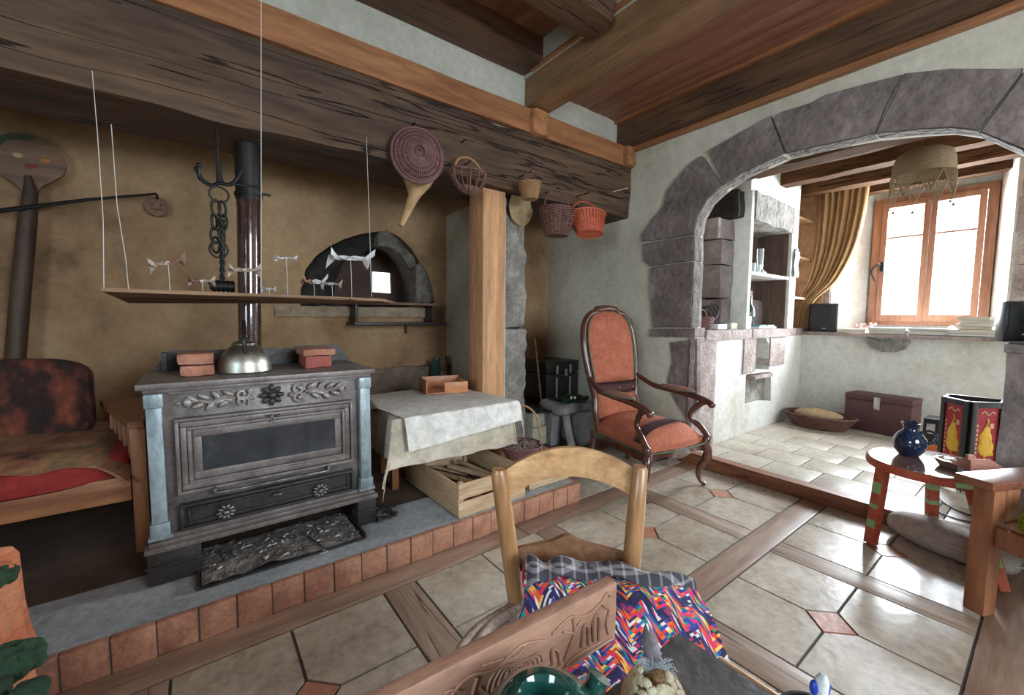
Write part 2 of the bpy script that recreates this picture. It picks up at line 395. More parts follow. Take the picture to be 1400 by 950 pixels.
# oven: sooty stones round the mouth, brown firebrick vault, small square opening to daylight
m = MB()
cxo = sum(p.x for p in oven)/len(oven)
inner = [at(*q, 'y', YB+.14) for q in [(455, 416), (458, 385), (468, 360), (488, 345), (508, 339), (528, 340), (545, 348), (558, 362), (566, 380), (568, 400), (568, 416), (540, 417), (500, 417)]]
big = [Vector((cxo+(p.x-cxo)*1.12, YB+.12, 1.5+(p.z-1.5)*1.12)) for p in oven]
m.prism(big, (0, .03, 0), [[Vector((p.x, YB+.12, p.z)) for p in inner]]); 
m2 = MB(); vault = [Vector((p.x, YB+.14, p.z)) for p in inner]
sq = [at(*q, 'y', 4.05) for q in [(509, 371), (534, 373), (535, 401), (509, 399)]]
def back_ring(s_, y): return [Vector((1.16+(p.x-1.16)*s_, y, 1.42+(p.z-1.42)*s_)) for p in vault]
prev = [m2._v(p) for p in vault]
for s_, y in ((1.12, 3.62), (1.25, 3.75), (1.25, 3.95), (1.2, 4.05)):
    cur = [m2._v(p) for p in back_ring(s_, y)]
    for i in range(len(cur)): m2._f([prev[i], prev[(i+1) % len(cur)], cur[(i+1) % len(cur)], cur[i]], True)
    prev = cur
m2.prism(back_ring(1.2, 4.05), (0, .03, 0), [sq])
ov = struct(m.build('trim_5', M['black_stone'])); struct(m2.build('trim_6', M['oven_brown']))
m = MB()
def stone_poly(m, P, y0, dep, seed):
    """broken-faced stone: an outline with real thickness and a chipped, domed front"""
    w = [at(*q, 'y', YB) for q in P]; c = sum(w, Vector())/len(w); n_ = len(w)
    outer = []
    for k in range(n_):
        for f_ in (0, .33, .66): outer.append(w[k].lerp(w[(k+1) % n_], f_))
    rings = []
    for (s_, y) in ((1.0, y0+dep), (1.0, y0+.012), (.93, y0), (.6, y0-.012), (.25, y0-.015)):
        rings.append([m._v(Vector((c.x+(p.x-c.x)*s_, y+.010*noise.noise(Vector((p.x*22, p.z*22, seed+s_*3))), c.z+(p.z-c.z)*s_))+noise.noise_vector(p*26+Vector((seed, 0, s_)))*.007) for p in outer])
    for A, B in zip(rings, rings[1:]):
        for k in range(len(A)): m._f([A[k], A[(k+1) % len(A)], B[(k+1) % len(A)], B[k]], True)
    m._f(rings[-1], True); m._f(rings[0][::-1])
stone_poly(m, [(517, 318), (527, 313), (535, 318), (549, 331), (567, 351), (569, 362), (560, 368), (548, 350), (536, 341), (524, 337), (516, 336)], YB-.005, .15, 1)
stone_poly(m, [(568, 362), (575, 358), (584, 374), (590, 392), (594, 410), (586, 415), (569, 414), (568, 390)], YB-.012, .15, 5)
struct(m.build('trim_8', M['soot_stone']))
m = MB()
stone_poly(m, [(411, 417), (411, 397), (417, 372), (431, 351), (450, 338), (470, 328), (492, 321), (515, 318), (514, 338), (492, 344), (474, 356), (462, 376), (457, 400), (456, 417)], YB+.055, .10, 9)
struct(m.build('trim_7', M['black_stone']))
m = MB(); p0, p1 = at(375, 417, 'y', YB-.03), at(474, 433, 'y', YB-.03)
m.rough(p0.x, p1.x+.75, YB-.03, YB+.1, p1.z, p0.z, (16, 2, 2), .012, 9, 2); struct(m.build('trim_9', mottle('tan_stone', [(.20, .14, .09), (.33, .25, .17), (.42, .34, .25)], 14, rough=.9, bump=.8, bscale=40, dist=.02)))
# stone plinth along the foot of the back wall right of the stove
m = MB(); p0, p1 = at(505, 505, 'y', YB-.06), at(600, 540, 'y', YB-.06)
m.rough(.3, 1.95, YB-.07, YB+.02, .1, p0.z, (16, 2, 6), .02, 5, 4); struct(m.build('trim_10', mottle('brown_stone', [(.09, .065, .045), (.18, .135, .10), (.27, .21, .16)], 8, rough=.9, bump=.8, bscale=24, dist=.02)))
# cheek wall of the fireplace behind the post, stone pillar at its head
m = MB(); m.prism([(1.80, 2.66, .1), (1.83, YB, .1), (1.99, YB, .1), (2.02, 2.66, .1)], (0, 0, 1.95)); struct(m.build('wall_middle', M['plaster_cream']))
# upper wall above the mantel beam
m = MB(); m.box(-2.5, 1.92, 2.395, 2.52, 2.05, 3.0); m.box(1.92, XW, 2.395, 2.52, 2.05, 2.84); struct(m.build('wall_upper', M['plaster_band']))
m = MB(); m.box(-2.5, XW, 2.52, YB+.1, 2.44, 2.5); struct(m.build('ceiling_fireplace', M['plaster_ochre']))
# side, rear walls with windows behind the camera
def wall_win(name, axis, v, a0, a1, z1, wa0, wa1, wz0, wz1, off):
    P = (lambda a, z: (v, a, z)) if axis == 'x' else (lambda a, z: (a, v, z))
    m = MB(); m.prism([P(a0, -.05), P(a1, -.05), P(a1, z1), P(a0, z1)], off, [[P(wa0, wz0), P(wa1, wz0), P(wa1, wz1), P(wa0, wz1)]])
    return struct(m.build(name, M['plaster_cream']))
wall_win('wall_left', 'x', -2.5, -2.45, YB, 3.0, -1.2, .0, 1.0, 2.25, (-.2, 0, 0))
wall_win('wall_rear', 'y', -2.45, -2.5, XW+.2, 3.0, .3, 2.1, 1.0, 2.3, (0, -.2, 0))
# arch wall (plane x = XW) with the opening to the alcove
def on(px, py, dx=0): return at(px, py, 'x', XW+dx)
arch_in = [(945, 448), (947, 385), (948, 322), (952, 297), (964, 275), (988, 254), (1014, 236), (1072, 211), (1129, 197), (1193, 184), (1258, 177)]
inn = [on(*q) for q in arch_in]
inn += [Vector((XW, .40, 2.118)), Vector((XW, .30, 2.065)), Vector((XW, .16, 1.935)), Vector((XW, .11, 1.80)), Vector((XW, .10, 1.4)), Vector((XW, .10, 1.0))]
low_l, low_r = 1.715, .148
poly = [Vector((XW, YB+.16, 0)), Vector((XW, YB+.16, 2.84)), Vector((XW, -2.45, 2.84)), Vector((XW, -2.45, 0)), Vector((XW, low_r, 0)), Vector((XW, low_r, 1.0))] + inn[::-1] + [Vector((XW, low_l, 1.06)), Vector((XW, low_l, 0))]
m = MB(); m.prism(poly, (.14, 0, 0)); struct(m.build('wall_right', M['plaster_arch']))
# voussoirs and jamb stones: each block a little proud of the plaster
blocks = [
 [(893, 447), (889, 410), (889, 366), (921, 361), (948, 358), (946, 400), (945, 447)],
 [(889, 364), (880, 356), (879, 333), (910, 328), (948, 322), (948, 356), (921, 359)],
 [(878, 330), (877, 322), (891, 300), (905, 284), (911, 262), (925, 243), (940, 226), (957, 213), (962, 216), (987, 253), (964, 275), (952, 297), (948, 320), (910, 326)],
 [(968, 206), (1008, 183), (1053, 158), (1072, 209), (1014, 236), (990, 252)],
 [(1056, 161), (1070, 152), (1110, 140), (1128, 130), (1180, 115), (1232, 102), (1212, 140), (1195, 182), (1129, 197), (1075, 209)],
 [(1237, 100), (1300, 94), (1380, 94), (1397, 93), (1388, 120), (1360, 145), (1345, 176), (1300, 177), (1258, 177), (1198, 182)]]
m = MB()
B3 = []
for b in blocks: B3.append([on(*q, -.016) for q in b])
B3[-1] = B3[-1][:4] + [Vector((XW-.016, .19, 2.28)), Vector((XW-.016, .31, 2.07)), Vector((XW-.016, .4, 2.115)), Vector((XW-.016, .52, 2.147))] + B3[-1][-1:]
B3.append([Vector((XW-.016, y, z)) for y, z in ((.18, 2.28), (.05, 2.22), (-.2, 2.0), (.0, 1.86), (.12, 1.80), (.16, 1.935), (.30, 2.06))])
B3.append([Vector((XW-.016, y, z)) for y, z in ((-.21, 1.98), (-.24, 1.5), (.10, 1.5), (.11, 1.8))])
B3.append([Vector((XW-.016, y, z)) for y, z in ((-.25, 1.49), (-.25, 1.02), (.10, 1.02), (.10, 1.49))])
def shrink(P, k=.002):
    c = sum(P, Vector())/len(P); return [p+(c-p).normalized()*k for p in P]
for P in B3: m.prism(shrink(P, .003), (.152, 0, 0))
mo = MB()
for P in B3: mo.prism([p+Vector((.009, 0, 0)) for p in shrink(P, -.004)], (.1, 0, 0))
struct(mo.build('trim_21', M['soot_stone']))
# ledge stone, lower jamb stones
for P in ([(890, 449), (945, 449), (983, 449), (982, 461), (946, 461), (890, 460)],):
    q = [on(*v, -.02) for v in P]; q = [Vector((p.x, max(p.y, low_l-.012), p.z)) for p in q]; m.prism(q, (.15, 0, 0))
m.mi = 1; m.rough(XW-.018, XW+.33, low_l-.012, low_l+.022, .09, 1.0, (10, 2, 24), .007, 12, 3)
m.mi = 0
q = [on(*v, -.008) for v in [(916, 468), (953, 463), (953, 560), (940, 575), (921, 545), (912, 520), (919, 495)]]; m.prism(q, (.05, 0, 0))
m.rough(XW-.02, XW+.35, -.35, low_r, .09, .995, (4, 5, 8), .012, 5, 6)
m.rough(XW-.03, XW+.6, -.45, low_r+.01, 1.0, 1.037, (4, 5, 1), .006, 7, 6)
struct(m.build('trim_11', [M['sandstone'], M['pink_stone']]))
# ================================================================== ALCOVE
AY = 1.715; ZL = 1.05; XB = 5.27
m = MB()                                                         # lower side wall with its niche
def ay(px, py): return at(px, py, 'y', AY)
niche = [ay(*q) for q in [(1032, 505), (1032, 470), (1036, 461), (1041, 459), (1047, 462), (1051, 470), (1051, 505)]]
hollow = [ay(*q) for q in [(1020, 512), (1054, 508), (1054, 548), (1038, 549), (1018, 556)]]
m.prism([(XW+.14, AY, -.05), (5.6, AY, -.05), (5.6, AY, ZL-.06), (XW+.14, AY, ZL-.06)], (0, .2, 0), [niche, hollow])
m.mi = 0; m.box(XW+.14, 5.6, AY+.2, AY+.5, -.05, ZL-.06)
struct(m.build('wall_alcove_side', M['plaster_white']))
m = MB(); m.box(3.95, 4.8, AY+.17, AY+.199, .78, .99); struct(m.build('trim_23', M['sandstone']))
m = MB()
m.rough(3.22, 3.62, AY-.02, AY+.35, ZL-.08, ZL, (6, 4, 2), .006, 6, 1); m.rough(3.63, 4.02, AY-.02, AY+.35, ZL-.08, ZL, (6, 4, 2), .006, 6, 2)
m.rough(4.03, 4.86, AY-.025, AY+.35, ZL-.08, ZL, (10, 4, 2), .006, 6, 3); m.rough(4.87, 5.5, AY-.01, AY+.35, ZL-.08, ZL, (6, 4, 2), .006, 6, 5)
p = ay(1016, 470); q = ay(1031, 508); m.rough(p.x, q.x-.01, AY-.012, AY+.1, q.z, ZL-.09, (3, 2, 4), .006, 8, 2)
p = ay(1052, 470); q = ay(1070, 497); m.rough(p.x, q.x, AY-.012, AY+.1, q.z, ZL-.09, (4, 2, 4), .006, 8, 5)
p, q = ay(1030, 506), ay(1051, 514); m.rough(p.x-.02, q.x+.02, AY-.03, AY+.18, q.z, q.z+.03, (4, 2, 1), .004, 8, 2)
m.mi = 1; p, q = ay(1018, 512), ay(1054, 549); m.rough(p.x-.05, q.x+.05, AY+.06, AY+.19, q.z-.05, p.z+.02, (10, 2, 8), .035, 8, 5)
struct(m.build('trim_12', [M['pink_stone'], M['grey_stone']]))
# upper side wall: recess, dividers, compartments
BY = AY+.34
m = MB(); m.box(XW+.14, 5.75, BY, BY+.12, ZL-.06, 2.75); struct(m.build('wall_alcove_recess', M['plaster_ochre']))
m = MB()
m.box(3.93, 3.99, AY, BY, ZL, 2.27, .01); m.box(4.86, 5.02, AY, BY, ZL, 2.27, .01); m.box(3.90, 5.02, AY, BY, 2.27, 2.75, .005)
struct(m.build('trim_13', M['plaster_white']))
m = MB()
m.rough(3.99, 4.87, AY-.01, BY, 2.02, 2.27, (10, 3, 4), .02, 6, 2)
m.mi = 1
q0 = at(985, 445, 'y', AY+.24)
for (z0, z1, xa, sd) in ((ZL, 1.32, 3.74, 1), (1.33, 1.62, 3.71, 2), (1.63, 1.84, 3.70, 3), (1.85, 2.02, 3.64, 4)):
    m.rough(xa, 3.925, AY+.14, BY, z0, z1, (4, 3, 4), .012, 5, sd)
m.mi = 2; m.rough(3.80, 3.93, AY+.06, BY, 2.04, 2.27, (4, 3, 4), .02, 8, 7)
m.mi = 1; m.rough(4.45, 4.855, BY-.10, BY, ZL, 1.34, (5, 2, 4), .012, 5, 8)
struct(m.build('trim_14', [M['grey_stone'], M['sandstone'], M['black_stone']]))
m = MB(); m.box(4.845, 4.862, AY+.03, BY, ZL, 2.02); m.box(4.40, 4.86, BY-.012, BY, ZL, 2.02); m.box(3.988, 3.995, AY+.03, BY, ZL, 2.02); struct(m.build('trim_22', wood('niche_lining_shade', (.07, .045, .035), (.17, .11, .08), 'z', 1, .7, .3)))  # brown plank sides; dark back board holds the niche's shade in its colour
m = MB(); m.box(3.99, 4.86, AY+.01, BY, 1.548, 1.575, .004); struct(m.build('trim_15', M['white_trim']))
# pine shelves beyond the second divider
m = MB(); m.box(5.02, 5.5, BY-.02, BY, ZL, 2.6); m.box(5.5, 5.53, AY-.1, BY, ZL, 2.6)
m.mi = 0
for z in (1.36, 1.79, 2.2, 2.56): m.box(5.02, 5.5, AY+.02, BY-.02, z, z+.025, .003)
o = m.build('wall_shelves', M['shelf_wood']); tag(o, 'pine shelves built beside the curtain in the window bay', 'shelves')
# far wall of the alcove: low wall, window recess, reveals
m = MB(); yL, yR = 1.72, -.6
def xb(y): return XB + (1.7-y)*.10
m.prism([(xb(1.74), 1.74, -.05), (xb(yR), yR, -.05), (5.98, yR, -.05), (5.98, 1.74, -.05)], (0, 0, 1.03))
m.box(5.9, 5.98, -.6, BY+.1, .9, 1.12); m.box(5.9, 5.98, -.6, BY+.1, 2.42, 2.8)
m.prism([(5.55, BY+.1, .96), (5.55, 1.55, .96), (5.9, 1.30, .96), (5.98, 1.30, .96), (5.98, BY+.1, .96)], (0, 0, 1.8))
m.prism([(xb(.3), .16, .96), (xb(.3), -.6, .96), (5.98, -.6, .96), (5.98, .42, .96), (5.9, .42, .96), (xb(.3)+.03, .30, .96)], (0, 0, 1.8))
struct(m.build('wall_alcove_far', M['plaster_white']))
m = MB()
for i, (z0, z1) in enumerate(((.97, 1.25), (1.26, 1.6), (1.61, 1.86), (1.87, 2.15), (2.16, 2.45))):
    m.rough(xb(.3)-.02, xb(.3)+.1, -.5, .26+.02*(i % 2), z0, z1, (2, 6, 4), .015, 5, i)
    m.rough(5.53, 5.62, 1.56, 1.74, z0, z1, (2, 3, 4), .015, 5, i+9)
m.rough(XB-.012, 5.9, -.1, 1.71, .975, 1.008, (8, 18, 1), .006, 6, 3)
struct(m.build('trim_16', M['pink_stone']))
# carved corbel stone under the sill
m = MB(); c = at(1214, 462, 'x', XB+.02)
pr = [(-.155, .0), (-.15, -.05), (-.11, -.105), (-.03, -.135), (.06, -.135), (.125, -.10), (.15, -.045), (.15, .035), (.03, .035), (.03, -.03), (-.05, -.035)]
m.prism([Vector((XB-.045+.05, c.y-a_, c.z+b_)) for a_, b_ in pr], (.09, 0, 0)); struct(m.build('trim_17', M['grey_stone']))
# alcove ceiling
m = MB(); m.box(XW+.14, 6.0, -.6, BY+.12, 2.62, 2.7); struct(m.build('ceiling_alcove', M['dark_joist']))
m = MB()
m.rough(3.24, 3.40, -.6, BY, 2.20, 2.62, (2, 20, 3), .014, 4, 5)
for x_, w_, z_ in ((3.52, .10, 2.30), (3.9, .12, 2.38), (4.5, .14, 2.42), (5.1, .14, 2.44), (5.62, .12, 2.46)):
    m.rough(x_, x_+w_, -.6, BY, z_, 2.62, (2, 20, 2), .01, 4, int(x_*9))
M['alcove_beam'] = wood('alcove_beam', (.05, .026, .015), (.15, .075, .036), 'y', 1, .95, .6, crack=.5); M['alcove_beam'].node_tree.nodes['Principled BSDF'].inputs['Specular IOR Level'].default_value = .08
struct(m.build('trim_18', M['alcove_beam']))
# ---- window: frame, two casements with muntins and glass
def window_part(name, boxes, mat, parent=None, bev=.004):
    m = MB()
    for b in boxes: m.box(*b, bev)
    return m.build(name, mat, parent)
m_, nt, b_n, N, L = nmat('window_glass'); M['glass'] = m_
tr = N('ShaderNodeBsdfTransparent'); gl = N('ShaderNodeBsdfGlossy'); gl.inputs['Roughness'].default_value = .02; mxs = N('ShaderNodeMixShader'); mxs.inputs[0].default_value = .05
L(tr.outputs[0], mxs.inputs[1]); L(gl.outputs[0], mxs.inputs[2]); L(mxs.outputs[0], nt.nodes['Material Output'].inputs[0])
WX = 5.86; Y0, Y1 = .42, 1.30; Z0, Z1 = 1.09, 2.42; YM = (Y0+Y1)/2
win = struct(window_part('window_1', [(WX, WX+.08, Y0, Y0+.07, Z0, Z1), (WX, WX+.08, Y1-.07, Y1, Z0, Z1), (WX, WX+.08, Y0+.07, Y1-.07, Z0, Z0+.05), (WX, WX+.08, Y0+.07, Y1-.07, Z1-.06, Z1)], M['window_wood']))
for k, (a_, b_) in enumerate(((Y0+.075, YM-.002), (YM+.002, Y1-.075))):
    sf = .045
    sa = window_part('casement', [(WX-.02, WX+.04, a_, a_+sf, Z0+.04, Z1-.05), (WX-.02, WX+.04, b_-sf, b_, Z0+.04, Z1-.05), (WX-.02, WX+.04, a_+sf, b_-sf, Z0+.04, Z0+.11), (WX-.02, WX+.04, a_+sf, b_-sf, Z1-.11, Z1-.05)], M['window_wood'], win)
    window_part('muntin', [(WX-.008, WX+.03, a_+sf, b_-sf, 1.995, 2.012)], M['window_wood'], sa, 0)
    window_part('pane', [(WX+.01, WX+.014, a_+sf, b_-sf, Z0+.11, Z1-.11)], M['glass'], sa, 0)
# espagnolette handle
M['iron'] = mottle('iron', [(.01, .01, .01), (.035, .033, .03)], 12, rough=.5, bump=.3, metal=.6)
m = MB(); m.tube(smooth_path([(WX-.03, Y1-.10, 1.72), (WX-.07, Y1-.07, 1.73), (WX-.09, Y1-.03, 1.66), (WX-.07, Y1-.06, 1.56)]), .009); m.box(WX-.04, WX-.018, Y1-.12, Y1-.085, 1.66, 1.76, .003)
m.build('handle', M['iron'], win)
# ================================================================== CEILING AND BEAMS
m = MB()
for i in range(34):
    y = None
    x0 = -2.5+i*.13
    if x0 > 1.9: break
    m.box(x0, x0+.128, -2.45, 2.4, 2.985, 3.01, .002)
m.mi = 1
for i in range(10):
    x0 = 2.06+i*.125
    if x0 > XW-.05: break
    m.box(x0, min(x0+.123, XW), -2.45, 2.4, 2.80+.004*(i % 2), 2.83, .002)
struct(m.build('ceiling', [M['ceiling_board'], M['ceiling_red']]))
def beam(name, label, args, mat, **k):
    m = MB(); m.rough(*args, **k); o = m.build(name, mat); return tag(o, label, 'beam')
bm_ = MB(); bm_.rough(-2.5, XW, 2.36, 2.78, 2.02, 2.44, (70, 4, 9), .022, 3.2, 1)
bb = bm_.build('mantel_beam', M['old_beam']); tag(bb, 'huge cracked dark oak beam carried across the top of the fireplace', 'beam')
beam('wall_plate', 'long orange-brown timber lying on top of the great mantel beam', (-2.5, XW, 2.345, 2.50, 2.44, 2.60), M['orange_wood_x'], n=(40, 2, 3), amp=.004, freq=2)
beam('ceiling_beam', 'brown ceiling beam with pale top edge, running toward the camera from mid wall', (1.905, 2.09, -2.45, 2.39, 2.62, 2.82), M['warm_beam'], n=(3, 40, 3), amp=.008, freq=2.5)
beam('ceiling_beam', 'dark ceiling beam with light lower edge beside the stone arch wall', (2.91, XW, -2.45, 2.39, 2.60, 2.80), M['dark_beam'], n=(3, 40, 3), amp=.008, freq=2.5, seed=3)
beam('ceiling_joist', 'rough dark round-edged joist ending against the brown ceiling beam at top', (-2.5, 1.90, 1.565, 1.74, 2.735, 2.985), M['dark_joist'], n=(40, 4, 4), amp=.02, freq=4, rnd=.03)
beam('ceiling_joist', 'dark squared joist above the white band over the fireplace', (-2.5, 1.90, 2.19, 2.395, 2.83, 2.985), M['dark_joist'], n=(40, 2, 2), amp=.008, freq=2.5, seed=6)
m = MB(); m.box(1.895, 2.10, -2.45, 2.41, 2.81, 3.0); struct(m.build('trim_19', M['plaster_band']))
m = MB(); m.box(1.88, 1.91, -2.45, 2.3, 2.815, 2.845, .004); m.box(2.09, 2.13, -2.45, 2.39, 2.765, 2.80, .004); m.box(2.87, 2.915, -2.45, 2.39, 2.775, 2.80, .004); m.box(XW-.05, XW-.005, -2.45, 2.39, 2.565, 2.602, .004)
struct(m.build('trim_20', M['orange_wood_y']))
# blocks of wood carrying the two beams
for x0, x1, lb in ((1.91, 2.07, 'squat wooden block under the middle ceiling beam on the wall plate'), (2.94, 3.06, 'small wooden block under the dark ceiling beam in the wall corner')):
    m = MB(); m.rough(x0, x1, 2.30, 2.40, 2.43, 2.605, (4, 3, 4), .006, 8, int(x0*4), .01); tag(m.build('corbel_block', M['orange_wood_y']), lb, 'wooden block')
# post and pillar
m = MB(); m.box(1.575, 1.765, 2.42, 2.60, .12, 2.02, .008); tag(m.build('timber_post', M['post_wood']), 'squared light orange timber post under the end of the mantel beam', 'post')
m = MB(); m.rough(1.80, 2.035, 2.50, 2.72, .1, 1.06, (10, 10, 40), .016, 14, 2, .01); m.rough(1.81, 2.02, 2.50, 2.72, 1.065, 2.03, (10, 10, 40), .018, 14, 3, .01)
m.mi = 1; m.box(1.77, 1.806, 2.47, 2.60, .12, 2.0, .004)
tag(m.build('stone_pillar', [M['grey_stone'], M['plaster_white']]), 'rough grey stone pillar standing right beside the orange timber post', 'pillar')
# ================================================================== OBJECT MATERIALS
M['stove_iron'] = mottle('stove_iron', [(.085, .07, .065), (.18, .155, .145), (.29, .265, .25)], 9, rough=.42, bump=.35, bscale=50, dist=.004, metal=.3)
M['stove_enamel'] = mottle('stove_enamel', [(.10, .13, .15), (.30, .37, .40), (.36, .43, .45)], 9, stretch=(1, 1, .5), rough=.35, bump=.2, metal=.2)
M['stove_relief'] = mottle('stove_relief', [(.16, .14, .125), (.30, .27, .25), (.40, .37, .35)], 20, rough=.4, bump=.2, metal=.3)
M['stove_dark'] = mottle('stove_dark', [(.03, .027, .027), (.07, .062, .06)], 9, rough=.45, bump=.3, metal=.4)
M['stove_glass'] = mottle('stove_glass', [(.012, .014, .018), (.03, .033, .04), (.10, .10, .11)], 3, rough=.12, bump=0)
M['brass'] = mottle('brass', [(.10, .095, .09), (.26, .25, .235)], 20, rough=.45, bump=.1, metal=.9)
M['pipe_brown'] = mottle('pipe_brown', [(.035, .014, .013), (.07, .028, .025)], 6, rough=.15, bump=.05, coat=1)
M['pipe_black'] = plain('pipe_black', (.012, .011, .011), .5)
M['aluminium'] = mottle('aluminium', [(.34, .33, .28), (.56, .55, .48)], 6, rough=.4, bump=.08, metal=1)
M['black_plastic'] = plain('black_plastic', (.012, .012, .013), .35)
M['brick'] = mottle('brick', [(.22, .085, .05), (.40, .17, .105), (.50, .25, .17)], 12, rough=.85, bump=.5, bscale=60, dist=.006)
M['brick_red'] = mottle('brick_red', [(.25, .055, .04), (.36, .10, .075)], 12, rough=.7, bump=.3)
M['ash'] = mottle('ash', [(.08, .07, .06), (.20, .185, .17), (.38, .365, .35)], 30, rough=.95, bump=.9, bscale=70)
M['pine'] = wood('pine', (.38, .24, .13), (.62, .45, .28), 'y', 1, .6, .2)
M['pine_x'] = wood('pine_x', (.38, .24, .13), (.62, .45, .28), 'x', 1, .6, .2)
M['board_wood'] = wood('board_wood', (.09, .045, .028), (.30, .18, .10), 'x', 1, .7, .5, crack=.4)
M['sofa_wood'] = wood('sofa_wood', (.16, .055, .022), (.34, .14, .06), 'x', 1, .45, .15)
M['sofa_wood_z'] = wood('sofa_wood_z', (.16, .055, .022), (.34, .14, .06), 'z', 1, .45, .15)
M['bench_wood'] = wood('bench_wood', (.24, .085, .04), (.46, .20, .10), 'z', 1, .4, .15)
M['bench_top'] = wood('bench_top', (.13, .045, .028), (.25, .09, .05), 'y', 1, .25, .1, coat=.5)
M['red_cloth'] = mottle('red_cloth', [(.20, .012, .010), (.34, .03, .022)], 5, rough=.9, bump=.2)
M['patch_dark'] = mottle('patch_dark', [(.012, .008, .007), (.03, .012, .010), (.20, .05, .025), (.28, .09, .045)], 7, stretch=(1, 1, .6), rough=.95, bump=.6, bscale=40, detail=3)
M['throw_multi'] = mottle('throw_multi', [(.03, .02, .015), (.22, .08, .04), (.30, .15, .07), (.14, .10, .05), (.32, .07, .035)], 5, stretch=(1, .5, 3), rough=.95, bump=.5, bscale=40, detail=4)
M['throw_orange'] = mottle('throw_orange', [(.10, .06, .03), (.46, .13, .06), (.50, .20, .10), (.42, .10, .05)], 5, stretch=(1, 1, 3.2), rough=.95, bump=.6, bscale=40, detail=3)
M['green_fur'] = mottle('green_fur', [(.012, .03, .015), (.03, .075, .035)], 14, rough=.95, bump=.8, bscale=90)
M['lime_fur'] = mottle('lime_fur', [(.10, .14, .005), (.26, .32, .015), (.38, .44, .04)], 14, rough=.95, bump=1, bscale=110, dist=.02)
M['mauve_fur'] = mottle('mauve_fur', [(.19, .12, .125), (.30, .21, .21)], 12, rough=.95, bump=.6, bscale=70)
M['linen'] = mottle('linen', [(.56, .54, .48), (.66, .64, .59), (.72, .70, .66)], 3, rough=.9, bump=.2, bscale=30)
M['linen_tan'] = mottle('linen_tan', [(.36, .29, .20), (.52, .46, .36), (.58, .53, .44)], 3, rough=.9, bump=.25, bscale=30)
M['walnut'] = mottle('walnut', [(.035, .012, .008), (.09, .034, .022), (.14, .055, .035)], 5, stretch=(1, 1, .3), rough=.2, bump=.05, coat=.5)
M['orange_cloth'] = mottle('orange_cloth', [(.40, .115, .06), (.50, .165, .095)], 4, rough=.9, bump=.15, bscale=90, dist=.003)
M['green_piping'] = plain('green_piping', (.09, .16, .10), .8)
M['band_cloth'] = mottle('band_cloth', [(.03, .02, .02), (.12, .03, .035)], 8, rough=.8, bump=.1)
M['wicker_brown'] = mottle('wicker_brown', [(.045, .018, .014), (.14, .06, .045), (.20, .09, .07)], 22, rough=.7, bump=.4)
M['wicker_tan'] = mottle('wicker_tan', [(.24, .12, .055), (.42, .24, .12)], 22, rough=.7, bump=.4)
M['wicker_red'] = mottle('wicker_red', [(.32, .05, .02), (.56, .13, .06)], 22, rough=.6, bump=.3)
M['wicker_purple'] = mottle('wicker_purple', [(.10, .04, .04), (.20, .09, .085)], 22, rough=.7, bump=.4)
M['straw'] = mottle('straw', [(.30, .20, .10), (.48, .35, .19)], 30, rough=.8, bump=.4)
M['twine'] = plain('twine', (.62, .60, .55), .8)
M['paper'] = mottle('paper', [(.34, .22, .15), (.62, .55, .47)], 18, rough=.8, bump=.1)
M['paper_white'] = mottle('paper_white', [(.5, .5, .5), (.75, .76, .78)], 18, rough=.8, bump=.1)
M['paper_red'] = mottle('paper_red', [(.25, .05, .04), (.45, .3, .25)], 18, rough=.8, bump=.1)
M['dark_leather'] = mottle('dark_leather', [(.008, .009, .010), (.03, .032, .034)], 9, rough=.4, bump=.3, coat=.1)
M['purple_box'] = mottle('purple_box', [(.085, .032, .036), (.13, .055, .06)], 4, rough=.6, bump=.15)
M['steel'] = plain('steel', (.55, .55, .56), .3, 1)
M['black'] = plain('black', (.01, .01, .011), .45)
M['blue_glaze'] = mottle('blue_glaze', [(.002, .006, .02), (.004, .02, .055), (.01, .11, .15)], 9, rough=.06, bump=0, coat=1)
M['green_glaze'] = mottle('green_glaze', [(.005, .015, .03), (.01, .06, .05), (.04, .14, .09)], 9, rough=.07, bump=.05, coat=1)
M['bottle_glass'] = plain('bottle_glass', (.02, .06, .04), .05, coat=1)
M['clear_glass'] = plain('clear_glass', (.78, .88, .88), .08, trans=.7)
M['chair_wood'] = wood('chair_wood', (.30, .15, .06), (.50, .29, .13), 'z', 1.3, .35, .2, coat=.3)
M['chair_wood_x'] = wood('chair_wood_x', (.36, .19, .085), (.60, .37, .18), 'x', 1.5, .35, .15, coat=.3)
M['chair_rail_dark'] = wood('chair_rail_dark', (.17, .08, .04), (.32, .17, .09), 'x', 1.5, .35, .15, coat=.3)
M['rush'] = mottle('rush', [(.30, .22, .17), (.52, .43, .37)], 14, stretch=(1, 1, 4), rough=.8, bump=.4)
M['carved'] = mottle('carved', [(.20, .10, .06), (.34, .185, .12), (.42, .26, .18)], 6, stretch=(.4, 1, 1), rough=.55, bump=.5, bscale=30)
M['slate'] = mottle('slate', [(.035, .033, .033), (.075, .072, .07), (.12, .115, .11)], 9, rough=.45, bump=.4, bscale=24)
M['rope'] = mottle('rope', [(.4, .35, .28), (.6, .54, .44)], 40, rough=.9, bump=.4)
def part(name, mb, mat, parent): return mb.build(name, mat, parent, world=True)
def solo(name, mb, mat, label, cat, group=None): return tag(mb.build(name, mat), label, cat, group)
